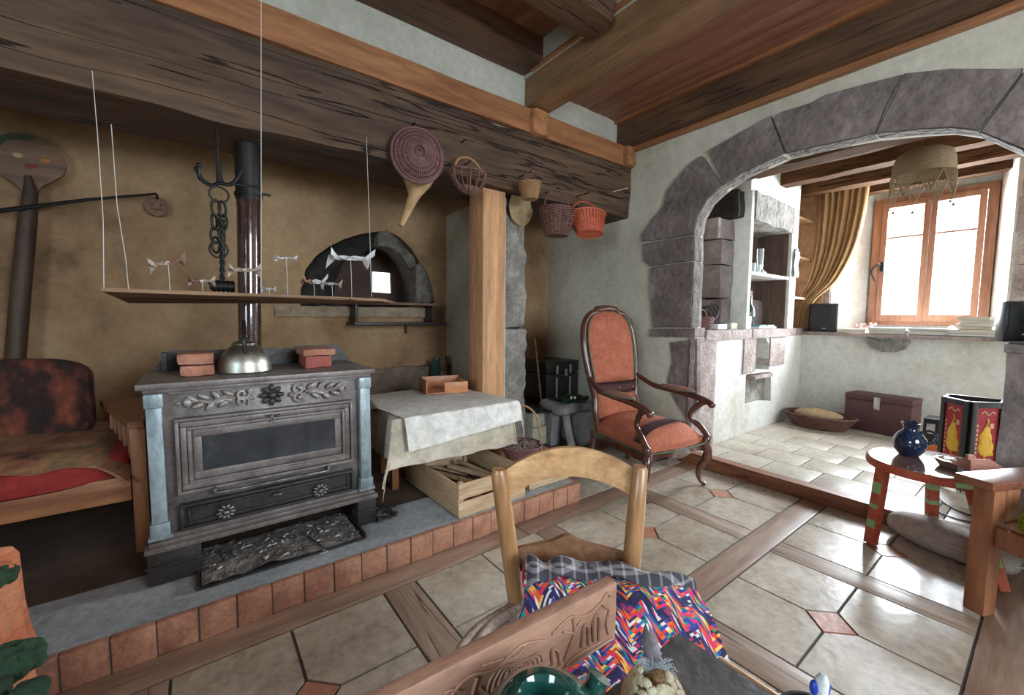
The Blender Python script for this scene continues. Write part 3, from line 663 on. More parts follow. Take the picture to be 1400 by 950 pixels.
# ================================================================== STOVE
t = thing('stove', 'old grey cast iron wood stove with glass door on the raised hearth', 'stove', (.245, 2.25, .118))
m = MB(); m.box(-.15, .64, 2.04, 2.46, .29, .865, .006); m.box(-.10, .60, 2.02, 2.05, .845, .865); part('body', m, M['stove_iron'], t)
m = MB(); m.box(-.19, .68, 1.995, 2.50, .868, .892, .006); m.box(-.172, .662, 2.012, 2.49, .852, .868, .005); part('top_plate', m, M['stove_iron'], t)
m = MB()
m.box(-.19, .68, 1.985, 2.48, .252, .272, .004); m.box(-.178, .668, 2.0, 2.47, .272, .288, .004); m.box(-.165, .655, 2.012, 2.46, .286, .305, .004)
part('base_moulding', m, M['stove_iron'], t)
for x0, x1 in ((-.185, -.02), (.585, .675)):
    for y0, y1 in ((2.0, 2.14), (2.34, 2.47)):
        m = MB(); m.box(x0, x1, y0, y1, .122, .253, .006); m.box(x0-.006, x1+.006, y0-.008, y1, .19, .2, .003); part('foot', m, M['stove_dark'], t)
for x0, x1 in ((-.165, -.118), (.605, .655)):
    m = MB(); m.box(x0, x1, 2.0, 2.05, .36, .80, .006); m.box(x0-.004, x1+.004, 1.995, 2.05, .80, .852, .005)
    m.prism([(x0-.012, 1.99, .30), (x1+.012, 1.99, .30), (x1+.012, 2.05, .30), (x0-.012, 2.05, .30)], (0, 0, .012)); m.box(x0-.006, x1+.006, 1.995, 2.05, .31, .36, .004)
    part('pilaster', m, M['stove_enamel'], t)
def frame_ring(m, x0, x1, z0, z1, w, y0, y1, bev=.003):
    m.box(x0, x1, y0, y1, z1-w, z1, bev); m.box(x0, x1, y0, y1, z0, z0+w, bev); m.box(x0, x0+w, y0, y1, z0+w, z1-w, bev); m.box(x1-w, x1, y0, y1, z0+w, z1-w, bev)
d = MB(); d.box(-.085, .572, 2.02, 2.045, .452, .748)
frame_ring(d, -.085, .572, .452, .748, .012, 2.000, 2.025); frame_ring(d, -.07, .557, .467, .733, .02, 2.008, 2.03); frame_ring(d, -.048, .535, .488, .712, .012, 2.000, 2.03); frame_ring(d, -.032, .52, .503, .697, .028, 2.012, 2.03)
door = part('door', d, M['stove_iron'], t)
m = MB(); m.box(-.012, .498, 2.0165, 2.02, .530, .690); part('glass', m, M['stove_glass'], door)
m = MB(); m.tube(smooth_path([(.215, 1.995, .725), (.235, 1.98, .722), (.24, 1.978, .705), (.232, 1.98, .695)], 5), .004, 6); m.tube([(.235, 2.0, .722), (.235, 1.975, .722)], .006, 8); m.tube([(.238, 1.98, .722), (.265, 1.982, .728)], .003, 6); part('latch', m, M['brass'], door)
m = MB(); m.tube([(.03, 1.99, .438), (.16, 1.985, .438)], .005, 8); m.box(.16, .37, 1.978, 1.992, .432, .444, .002); m.tube([(.37, 1.985, .438), (.455, 1.985, .438)], .005, 8)
for x in (.03, .455): m.box(x-.006, x+.006, 1.982, 2.04, .43, .46, .002)
part('handle_bar', m, M['brass'], t)
d = MB(); d.box(-.082, .572, 2.02, 2.045, .31, .408); frame_ring(d, -.082, .572, .308, .41, .012, 2.002, 2.025); frame_ring(d, -.058, .548, .328, .392, .008, 2.008, 2.03)
dr = part('drawer', d, M['stove_dark'], t)
def rosette(c, r, n=10, y=-1, hub=.35):
    m = MB(); c = Vector(c)
    for k in range(n):
        a = 2*PI*k/n; m.blob(c+Vector((math.cos(a)*r*.62, 0, math.sin(a)*r*.62)), (r*.36, r*.16, r*.22), Ry(-a), (10, 6))
    m.blob(c+Vector((0, -r*.18, 0)), (r*hub, r*.25, r*hub), None, (12, 8)); m.lathe([(r*.7, 0), (r*.7, r*.1), (r*.1, r*.16)], c+Vector((0, r*.12, 0)), 16, m=Rx(PI/2)); return m
for x in (.063, .417): part('knob', rosette((x, 1.985, .352), .034), M['brass'], dr)
m = MB(); m.blob((.245, 1.985, .38), (.02, .012, .008)); m.tube([(.235, 2.0, .375), (.235, 1.975, .385), (.26, 1.975, .378)], .004, 6); part('pull', m, M['brass'], dr)
part('rosette', rosette((.242, 2.01, .808), .048, 8, hub=.3), M['stove_dark'], t)
m = MB(); rs = random.Random(5)
def scroll(m, cx, cz, r, a0, turns, s, w=.008):
    P = []
    for k in range(15):
        f_ = k/14; a = a0+s*f_*turns*2*PI; rr = r*(1-.75*f_); P.append((cx+rr*math.cos(a), 2.018, cz+rr*math.sin(a)))
    m.tube(P, [w*(1-.5*k/14) for k in range(15)], 6); m.blob(P[-1], (.008, .007, .008), None, (8, 6))
for sgn in (-1, 1):
    X = lambda d_: .242+sgn*d_
    scroll(m, X(.105), .822, .028, PI*.2, 1.1, sgn); scroll(m, X(.105), .79, .026, -PI*.2, 1.1, -sgn); scroll(m, X(.075), .80, .012, 0, .8, sgn, .004)
    m.tube(smooth_path([(X(.13), 2.018, .808), (X(.17), 2.018, .818), (X(.21), 2.018, .80), (X(.25), 2.018, .81), (X(.29), 2.018, .806)]), [.006]*24+[.004], 6)
    for dx, dz, a in ((.155, .832, .6), (.17, .788, -.7), (.195, .828, 1.0), (.215, .783, -.9), (.235, .826, .5), (.16, .805, .2), (.185, .80, -.3), (.255, .79, -.4), (.27, .82, .7)):
        m.blob((X(dx), 2.018, dz), (.022, .010, .010), Ry(-a*sgn), (10, 6), .2, 30)
    m.blob((X(.285), 2.016, .806), (.013, .009, .018), None, (10, 6)); m.blob((X(.31), 2.018, .806), (.008, .006, .006), None, (8, 6))
    part('frieze_ornament', m, M['stove_relief'], t); m = MB()
m.bm.free()
m = MB(); yb_ = 2.47
poly = [at(*q, 'y', yb_) for q in [(210, 508), (231, 479), (402, 476), (402, 473), (462, 471), (479, 494)]]
poly[0].z = poly[-1].z = .892
m.prism(poly, (0, .012, 0)); m.box(-.135, -.115, 2.40, 2.47, .892, .975, .003); m.box(.50, .52, 2.40, 2.47, .892, .975, .003)
part('splashback', m, M['stove_dark'], t)
# flue pipe
m = MB(); m.tube([(.213, 2.585, .80), (.236, 2.585, 1.74)], .053, 28); m.tube([(.236, 2.585, 1.70), (.2365, 2.585, 1.735)], .0565, 28)
pp = solo('flue_pipe', m, M['pipe_brown'], 'dark brown enamelled stovepipe rising behind the kettle into the beam', 'stovepipe')
m = MB(); m.tube([(.2365, 2.585, 1.735), (.243, 2.585, 2.16)], .058, 28); m.tube([(.2365, 2.585, 1.755), (.2365, 2.585, 1.77)], .064, 28); m.bar((.24, 2.53, 1.765), (.33, 2.52, 1.765), .012, .012); m.build('upper_pipe', M['pipe_black'], pp)
# kettle
t = thing('kettle', 'dented aluminium kettle with black handle on top of the stove', 'kettle', (.165, 2.2, .892))
m = MB(); m.lathe([(0, 0), (.098, 0), (.104, .006), (.102, .04), (.092, .072), (.072, .10), (.05, .118), (.046, .124), (.05, .128), (.03, .138), (0, .142)], (.165, 2.2, .893), 36, cap=False); kb = part('body', m, M['aluminium'], t)
m = MB(); m.lathe([(.006, 0), (.006, .01), (.013, .016), (.011, .026), (0, .03)], (.165, 2.2, 1.033), 14); part('lid_knob', m, M['aluminium'], t)
vd = Vector((.165, 2.2, 0)).normalized()
m = MB(); m.tube(smooth_path([Vector((.165, 2.2, .98))+vd*.09, Vector((.165, 2.2, 1.04))+vd*.085, Vector((.165, 2.2, 1.10))+vd*.045, Vector((.165, 2.2, 1.115)), Vector((.165, 2.2, 1.10))-vd*.05, Vector((.165, 2.2, 1.04))-vd*.09, Vector((.165, 2.2, .985))-vd*.09]), .0085, 8); part('handle', m, M['black_plastic'], t)
m = MB(); m.tube([Vector((.165, 2.2, .93))+vd*.09, Vector((.165, 2.2, .98))+vd*.13, Vector((.165, 2.2, 1.01))+vd*.145], [.02, .014, .010], 12); part('spout', m, M['aluminium'], t)
def brick(x0, x1, y0, y1, z0, z1, mat, label, seed, rz=0):
    m = MB(); m.rough(x0, x1, y0, y1, z0, z1, (6, 8, 3), .004, 22, seed, .004); return solo('brick', m, mat, label, 'brick')
brick(-.065, .052, 2.13, 2.34, .8935, .937, M['brick'], 'orange brick directly on the stove top, underneath another brick, left of kettle', 1)
brick(-.072, .05, 2.13, 2.35, .9405, .985, M['brick'], 'chipped orange brick lying on another brick, left of the kettle', 2)
brick(.402, .525, 2.16, 2.34, .8935, .95, M['brick_red'], 'deep red brick directly on the stove top, right of the kettle', 3)
brick(.392, .54, 2.15, 2.35, .9535, .985, M['brick'], 'thin pale pink brick lying on the deep red brick', 4)
# ash plate and litter
t = thing('ash_plate', 'flat metal plate heaped with ash and crumbs in front under the stove', 'ash plate', (.27, 2.0, .119))
m = MB(); m.box(-.04, .585, 1.875, 2.20, .1195, .128, .002); m.box(-.04, -.03, 1.875, 2.2, .128, .14); m.box(.577, .585, 1.875, 2.2, .128, .145); part('plate', m, M['stove_dark'], t)
m = MB(); rs = random.Random(9)
m.grid(lambda u, v: (-.025+u*.59, 1.885+v*.30, .129+.012*abs(noise.noise(Vector((u*9, v*5, 0))))+.018*max(0, noise.noise(Vector((u*4, v*3, 4))))), 60, 30)
for k in range(260):
    x, y = rs.uniform(-.02, .56), rs.uniform(1.89, 2.18); r = rs.uniform(.002, .007)
    m.blob((x, y, .136+r*.5), (r*rs.uniform(1, 2.2), r, r*.7), Rz(rs.uniform(0, 3)), (6, 4), .3, 40)
tag(part('ash', m, M['ash'], t), kind='stuff')
m = MB()
for k in range(26):
    x, y = rs.uniform(-.01, .54), rs.uniform(1.90, 2.12); m.blob((x, y, .147), (rs.uniform(.004, .018), rs.uniform(.003, .008), .003), Rz(rs.uniform(0, 3)), (7, 4), .4, 60)
tag(part('pale_crumbs', m, M['paper_white'], t), kind='stuff')
m = MB(); m.tube([(.36, 1.99, .15), (.39, 1.87, .15), (.40, 1.85, .14)], .006, 8); m.blob((.395, 1.85, .135), (.02, .012, .006)); solo('poker', m, M['steel'], 'short metal poker lying over the front edge of the ash plate', 'poker')
m = MB(); rs = random.Random(4)
for k in range(12): m.tube([(.72+rs.uniform(-.06, .06), 2.02+rs.uniform(-.05, .05), .125+rs.uniform(0, .05)) for _ in range(4)], .006, 6)
m.blob((.715, 2.03, .15), (.05, .04, .03), None, (12, 8), .4, 20); solo('crumpled_scrap', m, M['stove_dark'], 'tangle of dark crumpled metal scrap by the right foot of the stove', 'scrap')
# ================================================================== HOOK AND CHAIN
t = thing('pot_hanger', 'black wrought iron hook with chain hanging from the great beam', 'pot hanger', at(300, 190, 'y', 2.4))
HY = 2.42
def h(px, py, y=HY): return at(px, py, 'y', y)
m = MB(); top = h(298, 190); m.tube([top+Vector((0, .02, .12)), h(298, 215), h(300, 240), h(301, 250)], [.007, .008, .012, .016], 8)
m.tube(smooth_path([h(300, 250), h(288, 253), h(276, 245), h(270, 233)]), .009, 8); m.blob(h(269, 231), (.012,)*3); m.tube(smooth_path([h(280, 250), h(272, 242, HY-.03), h(272, 228, HY-.04)]), .007, 8); m.blob(h(272, 226, HY-.04), (.011,)*3)
m.tube(smooth_path([h(300, 250), h(315, 252), h(325, 243), h(330, 232)]), .009, 8); m.tube([h(315, 251), h(356, 256, HY-.06)], .006, 6); part('hook', m, M['iron'], t)
def link(c, a, b, rot, r=.0045, n=16):
    m = MB(); R_ = Rz(rot); m.tube([Vector(c)+R_ @ Vector((a*math.cos(2*PI*k/n), 0, b*math.sin(2*PI*k/n))) for k in range(n)], r, 6, closed=True); return m
part('ring', link(h(299.5, 266), .038, .036, .1), M['iron'], t)
for i, (x, y, rz_) in enumerate(((295, 284, .2), (304, 286, .6), (293, 303, .9), (305, 304, -.4), (294, 322, .1), (303, 322, .8), (295, 335, .5))):
    part('chain_link', link(h(x, y), .017, .036, rz_, .0055), M['iron'], t)
part('ring', link(h(299, 341), .036, .038, .0), M['iron'], t)
m = MB(); P = [h(304, 300+5*k) + Vector((.006*math.cos(k*1.6), .006*math.sin(k*1.6), 0)) for k in range(18)]; m.tube(P, .008, 6)
P = [h(304, 300+5*k) - Vector((.006*math.cos(k*1.6), .006*math.sin(k*1.6), 0)) for k in range(18)]; m.tube(P, .008, 6); part('twisted_rod', m, M['iron'], t)
m = MB(); c = h(304, 391)
m.tube([c+Vector((-.05, -.01, -.002)), c+Vector((-.045, -.01, 0)), c+Vector((.045, .01, 0)), c+Vector((.05, .01, 0))], [.018, .024, .024, .018], 14)
for k in range(5): m.tube([c+Vector((-.036+.018*k, -.008+.004*k, 0)), c+Vector((-.028+.018*k, -.006+.004*k, 0))], .028, 14)
part('coiled_weight', m, M['iron'], t)
# ================================================================== HANGING BOARD WITH STRINGS AND PAPER FIGURES
BF = lambda px, py: at(px, py, 'y', 2.10)
a0, a1 = BF(138, 393), BF(522, 408); b0, b1 = at(176, 410, 'y', 2.44), at(540, 412, 'y', 2.44)
m = MB(); m.prism([a0, a1, b1, b0], (0, 0, -.014)); hb = solo('hanging_board', m, M['board_wood'], 'long rough plank hung on white strings above the stove', 'hanging board')
bn = lambda x: Vector((x, 2.13, a0.z-.003))
for P in ([at(126, 97, 'y', 2.335), at(133, 180, 'y', 2.25), at(141, 300, 'y', 2.16), BF(142, 393)], [Vector((at(357, 0, 'y', 2.12).x-.03, 2.12, 2.98)), at(357, 0, 'y', 2.12), BF(357, 401)], [at(501, 187, 'y', 2.34), at(505, 300, 'y', 2.2), BF(508, 406)], [at(152, 170, 'y', 2.36), at(160, 280, 'y', 2.3), at(172, 355, 'y', 2.2), at(176, 398, 'y', 2.16)]):
    m = MB(); m.tube(P, .0013 if P[0].x > -.2 or P[0].x < -.17 else .0008, 5); m.build('string', M['twine'], hb)
def bow(px0, px1, py, y, cols, label, stem=True, tilt=0, fat=1.):
    a, b = at(px0, py-tilt, 'y', y), at(px1, py+tilt, 'y', y); c = (a+b)/2
    t = thing('paper_figure', label, 'paper figure', c)
    rs = random.Random(px0)
    for sgn, e in ((-1, a), (1, b)):
        d = e-c; L = d.length; m = MB()
        def fn(u, v):
            w = fat*L*(.20+.85*u**1.2)*(v-.5)*2
            return c + d*u + Vector((0, w*.55+.012*math.sin(u*7+v*5+px0), w*.55*math.cos(u*2.4)+L*.14*math.sin(v*9+u*3)*u))
        m.grid(fn, 10, 6, .0012); part('wing', m, cols[0 if sgn < 0 else -1], t)
    m = MB(); m.blob(c, (.008, .007, .007), None, (8, 6)); part('knot', m, M['twine'], t)
    if stem:
        m = MB(); zb = a0.z-.010; m.tube([c, c+Vector((.002, 0, (zb-c.z)*.5)), (c.x+.002, c.y, zb)], .0012, 5); part('wire', m, M['twine'], t)
    return t
bow(204, 254, 359, 2.14, [M['paper'], M['paper_red']], 'tan leaf-shaped paper figure, highest at the left end of the board', tilt=-5)
bow(257, 294, 384, 2.14, [M['paper_red'], M['paper']], 'pinkish paper bow close above the board, left of the iron chain')
bow(312, 356, 369, 2.14, [M['paper'], M['paper']], 'beige paper bow in front of the brown stovepipe')
bow(358, 377, 395, 2.14, [M['paper_white'], M['paper_white']], 'tiny white paper twist on the board right of the stovepipe')
bow(376, 406, 353, 2.14, [M['paper_white'], M['twine']], 'thin white crossed twist floating left of the oven mouth', fat=.5)
bow(412, 445, 385, 2.14, [M['paper_red'], M['paper_white']], 'crumpled red and white paper bow at the left oven edge', fat=1.5)
bow(440, 467, 388, 2.18, [M['paper_white'], M['paper']], 'small grey paper bow just right of the red and white one')
bow(449, 508, 353, 2.14, [M['paper_white'], M['paper_white']], 'large whitish paper bow on a tall wire before the oven', fat=.9, tilt=1)
# ================================================================== OVEN SHELF
t = thing('oven_shelf', 'grey open shelf box fixed to the wall below the oven mouth', 'shelf', (1.3, 3.4, 1.1))
o0, o1 = at(476, 418, 'y', 3.28), at(596, 441, 'y', 3.28)
m = MB(); m.box(.94, 1.70, 3.20, 3.42, 1.075, 1.095, .003); part('bottom_board', m, M['stove_dark'], t)
m = MB(); m.box(.98, 1.66, 3.26, 3.42, 1.235, 1.255, .003); part('top_board', m, M['board_wood'], t)
for x in (.96, 1.60): m = MB(); m.box(x, x+.018, 3.24, 3.42, 1.095, 1.235, .002); part('side_board', m, M['stove_dark'], t)
m = MB(); m.box(1.42, 1.46, 3.36, 3.42, 1.0, 1.075, .003); part('bracket', m, M['board_wood'], t)
# ================================================================== BREAD PEELS
t = thing('bread_peel', 'old bread peel with a painted face leaning on the dark wall', 'bread peel', at(20, 490, 'y', 3.30))
pd = [(-12, 232), (-20, 205), (-6, 186), (12, 181), (32, 180), (50, 184), (70, 196), (85, 212), (91, 228), (86, 240), (70, 249), (58, 254), (52, 262), (48, 268), (36, 268), (28, 258), (15, 246)]
m = MB(); m.prism([at(*q, 'y', 3.355) for q in pd], (0, .018, 0)); bl = part('blade', m, wood('peel_wood', (.075, .038, .02), (.20, .105, .055), 'x', 1, .6, .3), t)
M['paint_green'] = plain('paint_green', (.03, .045, .015), .7); M['paint_pale'] = plain('paint_pale', (.32, .26, .12), .7); M['paint_orange'] = plain('paint_orange', (.36, .14, .03), .7); M['paint_lips'] = plain('paint_lips', (.16, .025, .02), .7)
m = MB(); m.prism([at(*q, 'y', 3.352) for q in [(-10, 190), (12, 182), (48, 186), (40, 192), (10, 190), (-4, 202)]], (0, .004, 0)); part('painted_hair', m, M['paint_green'], bl)
for q, mt in (((24, 212), 'paint_pale'), ((62, 220), 'paint_orange')):
    m = MB(); m.blob(at(*q, 'y', 3.354), (.02, .004, .014), None, (12, 6)); part('painted_eye', m, M[mt], bl)
m = MB(); m.prism([at(*q, 'y', 3.352) for q in [(31, 227), (38, 223), (42, 225), (47, 223), (53, 228), (42, 231)]], (0, .004, 0)); part('painted_mouth', m, M['paint_lips'], bl)
m = MB(); m.tube([at(38, 240, 'y', 3.345), at(42, 262, 'y', 3.345), at(38, 300, 'y', 3.34), at(30, 380, 'y', 3.335), at(20, 500, 'y', 3.33), at(14, 590, 'y', 3.32)], [.012, .028, .036, .038, .04, .04], 10); part('pole', m, wood('peel_pole', (.035, .02, .013), (.11, .06, .035), 'z', 1, .6, .4), t)
t = thing('rod_with_disc', 'thin iron rod across the wall with a small pale disc at its end', 'rod', at(213, 283, 'y', 3.36))
m = MB(); m.tube([at(-40, 293, 'y', 3.30), at(0, 288, 'y', 3.30), at(120, 273, 'y', 3.30), at(214, 265, 'y', 3.33)], [.012, .012, .009, .007], 8); m.tube([at(214, 265, 'y', 3.33), at(216, 272, 'y', 3.35)], .006, 6); part('rod', m, M['iron'], t)
m = MB(); c = at(214, 283, 'y', 3.39); m.lathe([(0, 0), (.056, 0), (.058, .006), (.056, .012), (.05, .013), (.048, .01), (0, .01)], c, 28, m=Rx(PI/2)); part('disc', m, mottle('disc_wood', [(.14, .075, .045), (.22, .13, .08)], 9, rough=.7), t)
m = MB()
for dx in (-.02, .022): m.blob(c+Vector((dx, -.012, .012)), (.007, .003, .006), None, (8, 6))
m.tube([c+Vector((-.025, -.012, -.015)), c+Vector((0, -.012, -.02)), c+Vector((.025, -.012, -.012))], .003, 6); part('painted_face', m, M['paint_lips'], t)
# ================================================================== SOFA AT LEFT
t = thing('sofa', 'wooden sofa with dark patterned cushions in the gloom left of the stove', 'sofa', (-.8, 2.6, .118))
m = MB(); m.box(-1.75, -.25, 2.33, 2.365, .36, .465, .005); m.box(-1.75, -.25, 2.98, 3.01, .36, .465, .005); m.box(-1.75, -.25, 2.36, 3.0, .42, .44); part('rail', m, M['sofa_wood'], t)
m = MB(); m.blob((-1.02, 2.66, .50), (.78, .36, .065), None, (40, 12), 0, 1, .35); part('mattress', m, M['red_cloth'], t)
def thr(u, v):
    x = -1.75+1.5*u; y = 2.29+.70*v
    z = .575+.03*math.sin(u*3.1)*1.2+.012*noise.noise(Vector((u*8, v*6, 0)))
    e = max(0, .18-v)/.18; z -= .035*e**2*(1+.5*noise.noise(Vector((u*14, 0, 2)))); y += .015*(1-e)
    r_ = max(0, u-.90)/.10; z -= .09*r_**2
    return (x, y, z)
m = MB(); m.grid(thr, 70, 24, .012); part('seat_throw', m, M['throw_multi'], t)
m = MB()
bc = at(60, 540, 'y', 2.86)
m.X = Matrix.Translation((-.98, 2.88, .735)) @ Matrix.Rotation(-.18, 4, 'X'); m.blob((0, 0, 0), (.56, .085, .20), None, (36, 14), .03, 5, .33); m.X = Matrix.Identity(4); part('back_cushion', m, M['patch_dark'], t)
m = MB(); m.prism([(-.245, 2.29, .672), (-.197, 2.30, .672), (-.20, 2.96, .672), (-.415, 2.96, .672)], (0, 0, .03)); part('armrest', m, M['sofa_wood'], t)
for x, y in ((-.247, 2.335), (-.30, 2.90)): m = MB(); m.box(x, x+.05, y, y+.05, .12, .672, .004); part('leg', m, M['sofa_wood_z'], t)
for k in range(5): m = MB(); x_ = -.262-.026*k; m.box(x_, x_+.016, 2.42+k*.1, 2.475+k*.1, .46, .672, .002); part('slat', m, M['sofa_wood_z'], t)
for x, y in ((-1.75, 2.335), (-1.75, 2.93)): m = MB(); m.box(x, x+.05, y, y+.05, .12, .672, .004); part('leg', m, M['sofa_wood_z'], t)
# foreground throw-covered seat at the lower left edge
t = thing('armchair_with_throw', 'seat draped with a ruffled orange throw with green furry patches, lower left corner', 'armchair', (-.6, 1.2, 0))
def thr2(u, v):
    # v: along the edge from far to near ; u: across, 0 = right edge hanging, 1 = left
    y = 1.62-.95*v; x = -.385+.165*v; k = u*.55
    if u < .25: f_ = u/.25; dx, z = .03*math.sin(f_*PI/2), .22+.30*f_
    else: f_ = (u-.25)/.75; dx, z = .03+.5*f_, .52+.05*math.sin(f_*2.2)
    w = .020*math.sin(v*44+math.sin(u*5)*2)+.02*noise.noise(Vector((u*4, v*9, 1)))
    return (x-dx+w*.9, y, z+w)
m = MB(); m.grid(thr2, 30, 90, .012); part('throw', m, M['throw_orange'], t)
m = MB(); m.rough(-1.0, -.44, .75, 1.55, .12, .50, (6, 6, 4), .02, 3, 2, .02); part('seat_block', m, M['throw_orange'], t)
for (px, py, r) in ((20, 905, .040), (-4, 792, .034), (42, 948, .026), (-2, 944, .022)):
    c = at(px, py, 'z', .52); m = MB(); m.blob(c+Vector((.0, -.01, .006)), (r, r*1.05, r*.75), None, (30, 20), .3, 70); part('furry_patch', m, M['green_fur'], t)
for x, y in ((-.95, .8), (-.5, .85), (-.95, 1.5), (-.5, 1.5)): m = MB(); m.box(x, x+.05, y-.05, y, 0, .14, .003); part('leg', m, M['sofa_wood_z'], t)
# ================================================================== TABLE WITH LINEN CLOTH
TZ = .62
t = thing('side_table', 'low wooden table hidden under a pale linen cloth right of the stove', 'table', (1.2, 2.4, .118))
q = [(.78, 2.02), (1.52, 2.04), (1.44, 2.74), (.90, 2.70)]
m = MB(); m.prism([(x, y, TZ-.03) for x, y in q], (0, 0, .025)); part('tabletop', m, M['sofa_wood'], t)
for x, y in ((.90, 2.34), (1.492, 2.062), (1.40, 2.68), (.94, 2.64)): m = MB(); m.box(x-.02, x+.02, y-.02, y+.02, .118, TZ-.03, .003); part('leg', m, M['sofa_wood_z'], t)
def cloth(x0, x1, y0, y1, z, inset, drop, seed, rot=0, c=(1.17, 2.38), nx=70, ny=70, skew=0, folds=1.):
    """a cloth laid on the table: flat inside the quad q, falling outside it"""
    R_ = Rz(rot)
    def fn(u, v):
        p = R_ @ Vector((x0+(x1-x0)*u, y0+(y1-y0)*v, 0)); x, y = p.x+c[0], p.y+c[1]
        # signed distances outside the table edges
        dd = []
        for i in range(4):
            a, b = Vector(q[i]), Vector(q[(i+1) % 4]); e = (b-a).normalized(); n = Vector((e.y, -e.x)); dd.append(((Vector((x, y))-a).dot(n)-inset, n))
        d, n = max(dd, key=lambda k: k[0])
        zz = z+.002*noise.noise(Vector((x*9, y*9, seed)))
        if d > 0:
            s = sum(max(0, k[0]) for k in dd)
            along = x*-n.y+y*n.x
            w = (.012*math.sin(along*26+seed)+.02*noise.noise(Vector((along*7, s*2, seed))))*min(1, s/.1)*folds
            keep = min(d, .012)+d*.10
            off = Vector((0, 0))
            for k, nn in dd:
                if k > 0: off -= nn*(k-(min(k, .012)+k*.10)) 
            x += off.x+n.x*w; y += off.y+n.y*w
            zz -= max(0, s-.006)*.97
        return (x, y, max(zz, .16))
    m = MB(); m.grid(fn, nx, ny, .002); return m
o = solo('tablecloth', cloth(-.60, .58, -.62, .42, TZ+.003, .002, .3, 1, folds=.75), M['linen_tan'], 'larger cream linen cloth hanging over the low table to the crates', 'tablecloth')
o = solo('tablecloth', cloth(-.42, .46, -.52, .36, TZ+.012, .036, .2, 5, .10, (1.20, 2.36), folds=.28), M['linen'], 'smaller white folded cloth lying across the larger linen cloth', 'tablecloth')
# wooden box tray on the table
t = thing('wooden_box', 'orange pine open box with one low side on the white cloth', 'box', (1.36, 2.6, TZ+.014))
bx = TZ+.017
RB = Matrix.Translation((1.335, 2.55, bx)) @ Matrix.Rotation(-.25, 4, 'Z')
def rb(*a, **k): m = MB(); m.X = RB; m.box(*a, **k); m.X = Matrix.Identity(4); return m
M['box_wood'] = wood('box_wood', (.34, .115, .045), (.56, .24, .10), 'x', 1, .4, .2)
part('base', rb(-.14, .14, -.12, .12, 0, .008), M['box_wood'], t)
part('panel', rb(-.14, .14, .11, .12, .008, .085, bev=.002), M['box_wood'], t); part('panel', rb(-.14, -.13, -.12, .11, .008, .085, bev=.002), M['box_wood'], t); part('panel', rb(.13, .14, -.12, .11, .008, .075, bev=.002), M['box_wood'], t); part('panel', rb(-.02, .14, -.13, -.12, .0, .075, bev=.002), M['box_wood'], t)
# two dark bottles behind
for px, lb, mt, hh in ((596, 'dark bottle against the back wall behind the linen-covered table', 'bottle_glass', .24), (606, 'brown wooden cylinder beside the dark bottle behind the linen table', 'board_wood', .26)):
    c = at(px, 505, 'y', 3.25); m = MB(); z0 = .54
    m.lathe([(0, 0), (.034, 0), (.036, .01), (.036, hh*.9), (.034, hh), (0, hh)], (c.x, 3.25, z0), 18)
    o = solo('jar', m, M[mt], lb, 'jar')
m = MB(); m.rough(1.55, 1.88, 3.15, 3.35, .1, .538, (4, 4, 5), .01, 5, 3); solo('stone_block', m, M['soot_stone'], 'rough dark stone block at the foot of the back wall behind the table', 'stone block')
# ================================================================== CRATES
def crate(name, x0, x1, y0, y1, z0, z1, rz, label):
    t = thing(name, label, 'crate', ((x0+x1)/2, (y0+y1)/2, z0), rz); w, d, h_ = (x1-x0)/2, (y1-y0)/2, z1-z0; th = .009
    def P(n, *b, mt='pine'): m = MB(); m.box(*b, .0015); m.build(n, M[mt], t)
    for k in range(4): P('bottom_slat', -w+k*w/2+.006, -w+(k+1)*w/2-.006, -d, d, 0, .007)
    for s in (-1, 1):
        for za, zb in ((.004, h_*.46), (h_*.54, h_)):
            P('slat', -w, w, s*(d-th/2)-th/2, s*(d-th/2)+th/2, za, zb, mt='pine_x')
        P('side_panel', s*(w-th/2)-th/2, s*(w-th/2)+th/2, -d+th, d-th, .004, h_*.97)
        for s2 in (-1, 1): P('corner_post', s*(w-th-.014)-.012, s*(w-th-.014)+.012, s2*(d-th-.012)-.011, s2*(d-th-.012)+.011, .008, h_+.004)
    return t
crate('wooden_crate', 1.01, 1.455, 1.79, 2.42, .122, .30, .03, 'slatted pine crate full of kindling at the hearth edge below the cloth')
crate('wooden_crate', 1.53, 1.95-.09, 1.84, 2.38, .122, .27, 0, 'slatted pine crate holding a handled basket, in front of timber post')
rs = random.Random(12)
sticks = [((548, 0), 0)]
KL = ['long pale kindling stick lying uppermost in the middle of the crate', 'short whitish kindling stick in the left half of the crate', 'thick pale batten along the right half of the kindling crate', 'brownish kindling stick at the near left of the crate', 'thin kindling stick at the far end of the crate', 'dark bark-covered kindling stick at the near end of the crate', 'flat kindling slat leaning toward the right side of the crate']
for i, (xa, ya, xb, yb, z, r) in enumerate(((1.10, 2.25, 1.32, 1.86, .20, .013), (1.07, 2.12, 1.20, 1.86, .185, .012), (1.22, 2.26, 1.43, 1.88, .205, .016), (1.05, 2.02, 1.13, 1.85, .175, .010), (1.16, 2.34, 1.30, 2.16, .19, .009), (1.12, 1.95, 1.38, 1.85, .17, .011), (1.32, 2.32, 1.41, 1.98, .20, .012))):
    m = MB(); m.bar((xa, ya, z+.01), (xb, yb, z-.02), r*2.2, r*1.3, bev=.002); solo('kindling_stick', m, M['pine' if i != 5 else 'board_wood'], KL[i], 'kindling', 'kindling in the crate')
m = MB(); m.rough(1.04, 1.43, 1.83, 2.39, .131, .162, (10, 12, 2), .01, 12, 4); tag(m.build('wood_chips', M['wicker_brown']), 'bed of dark chips and bark in the kindling crate', 'wood chips', kind='stuff')
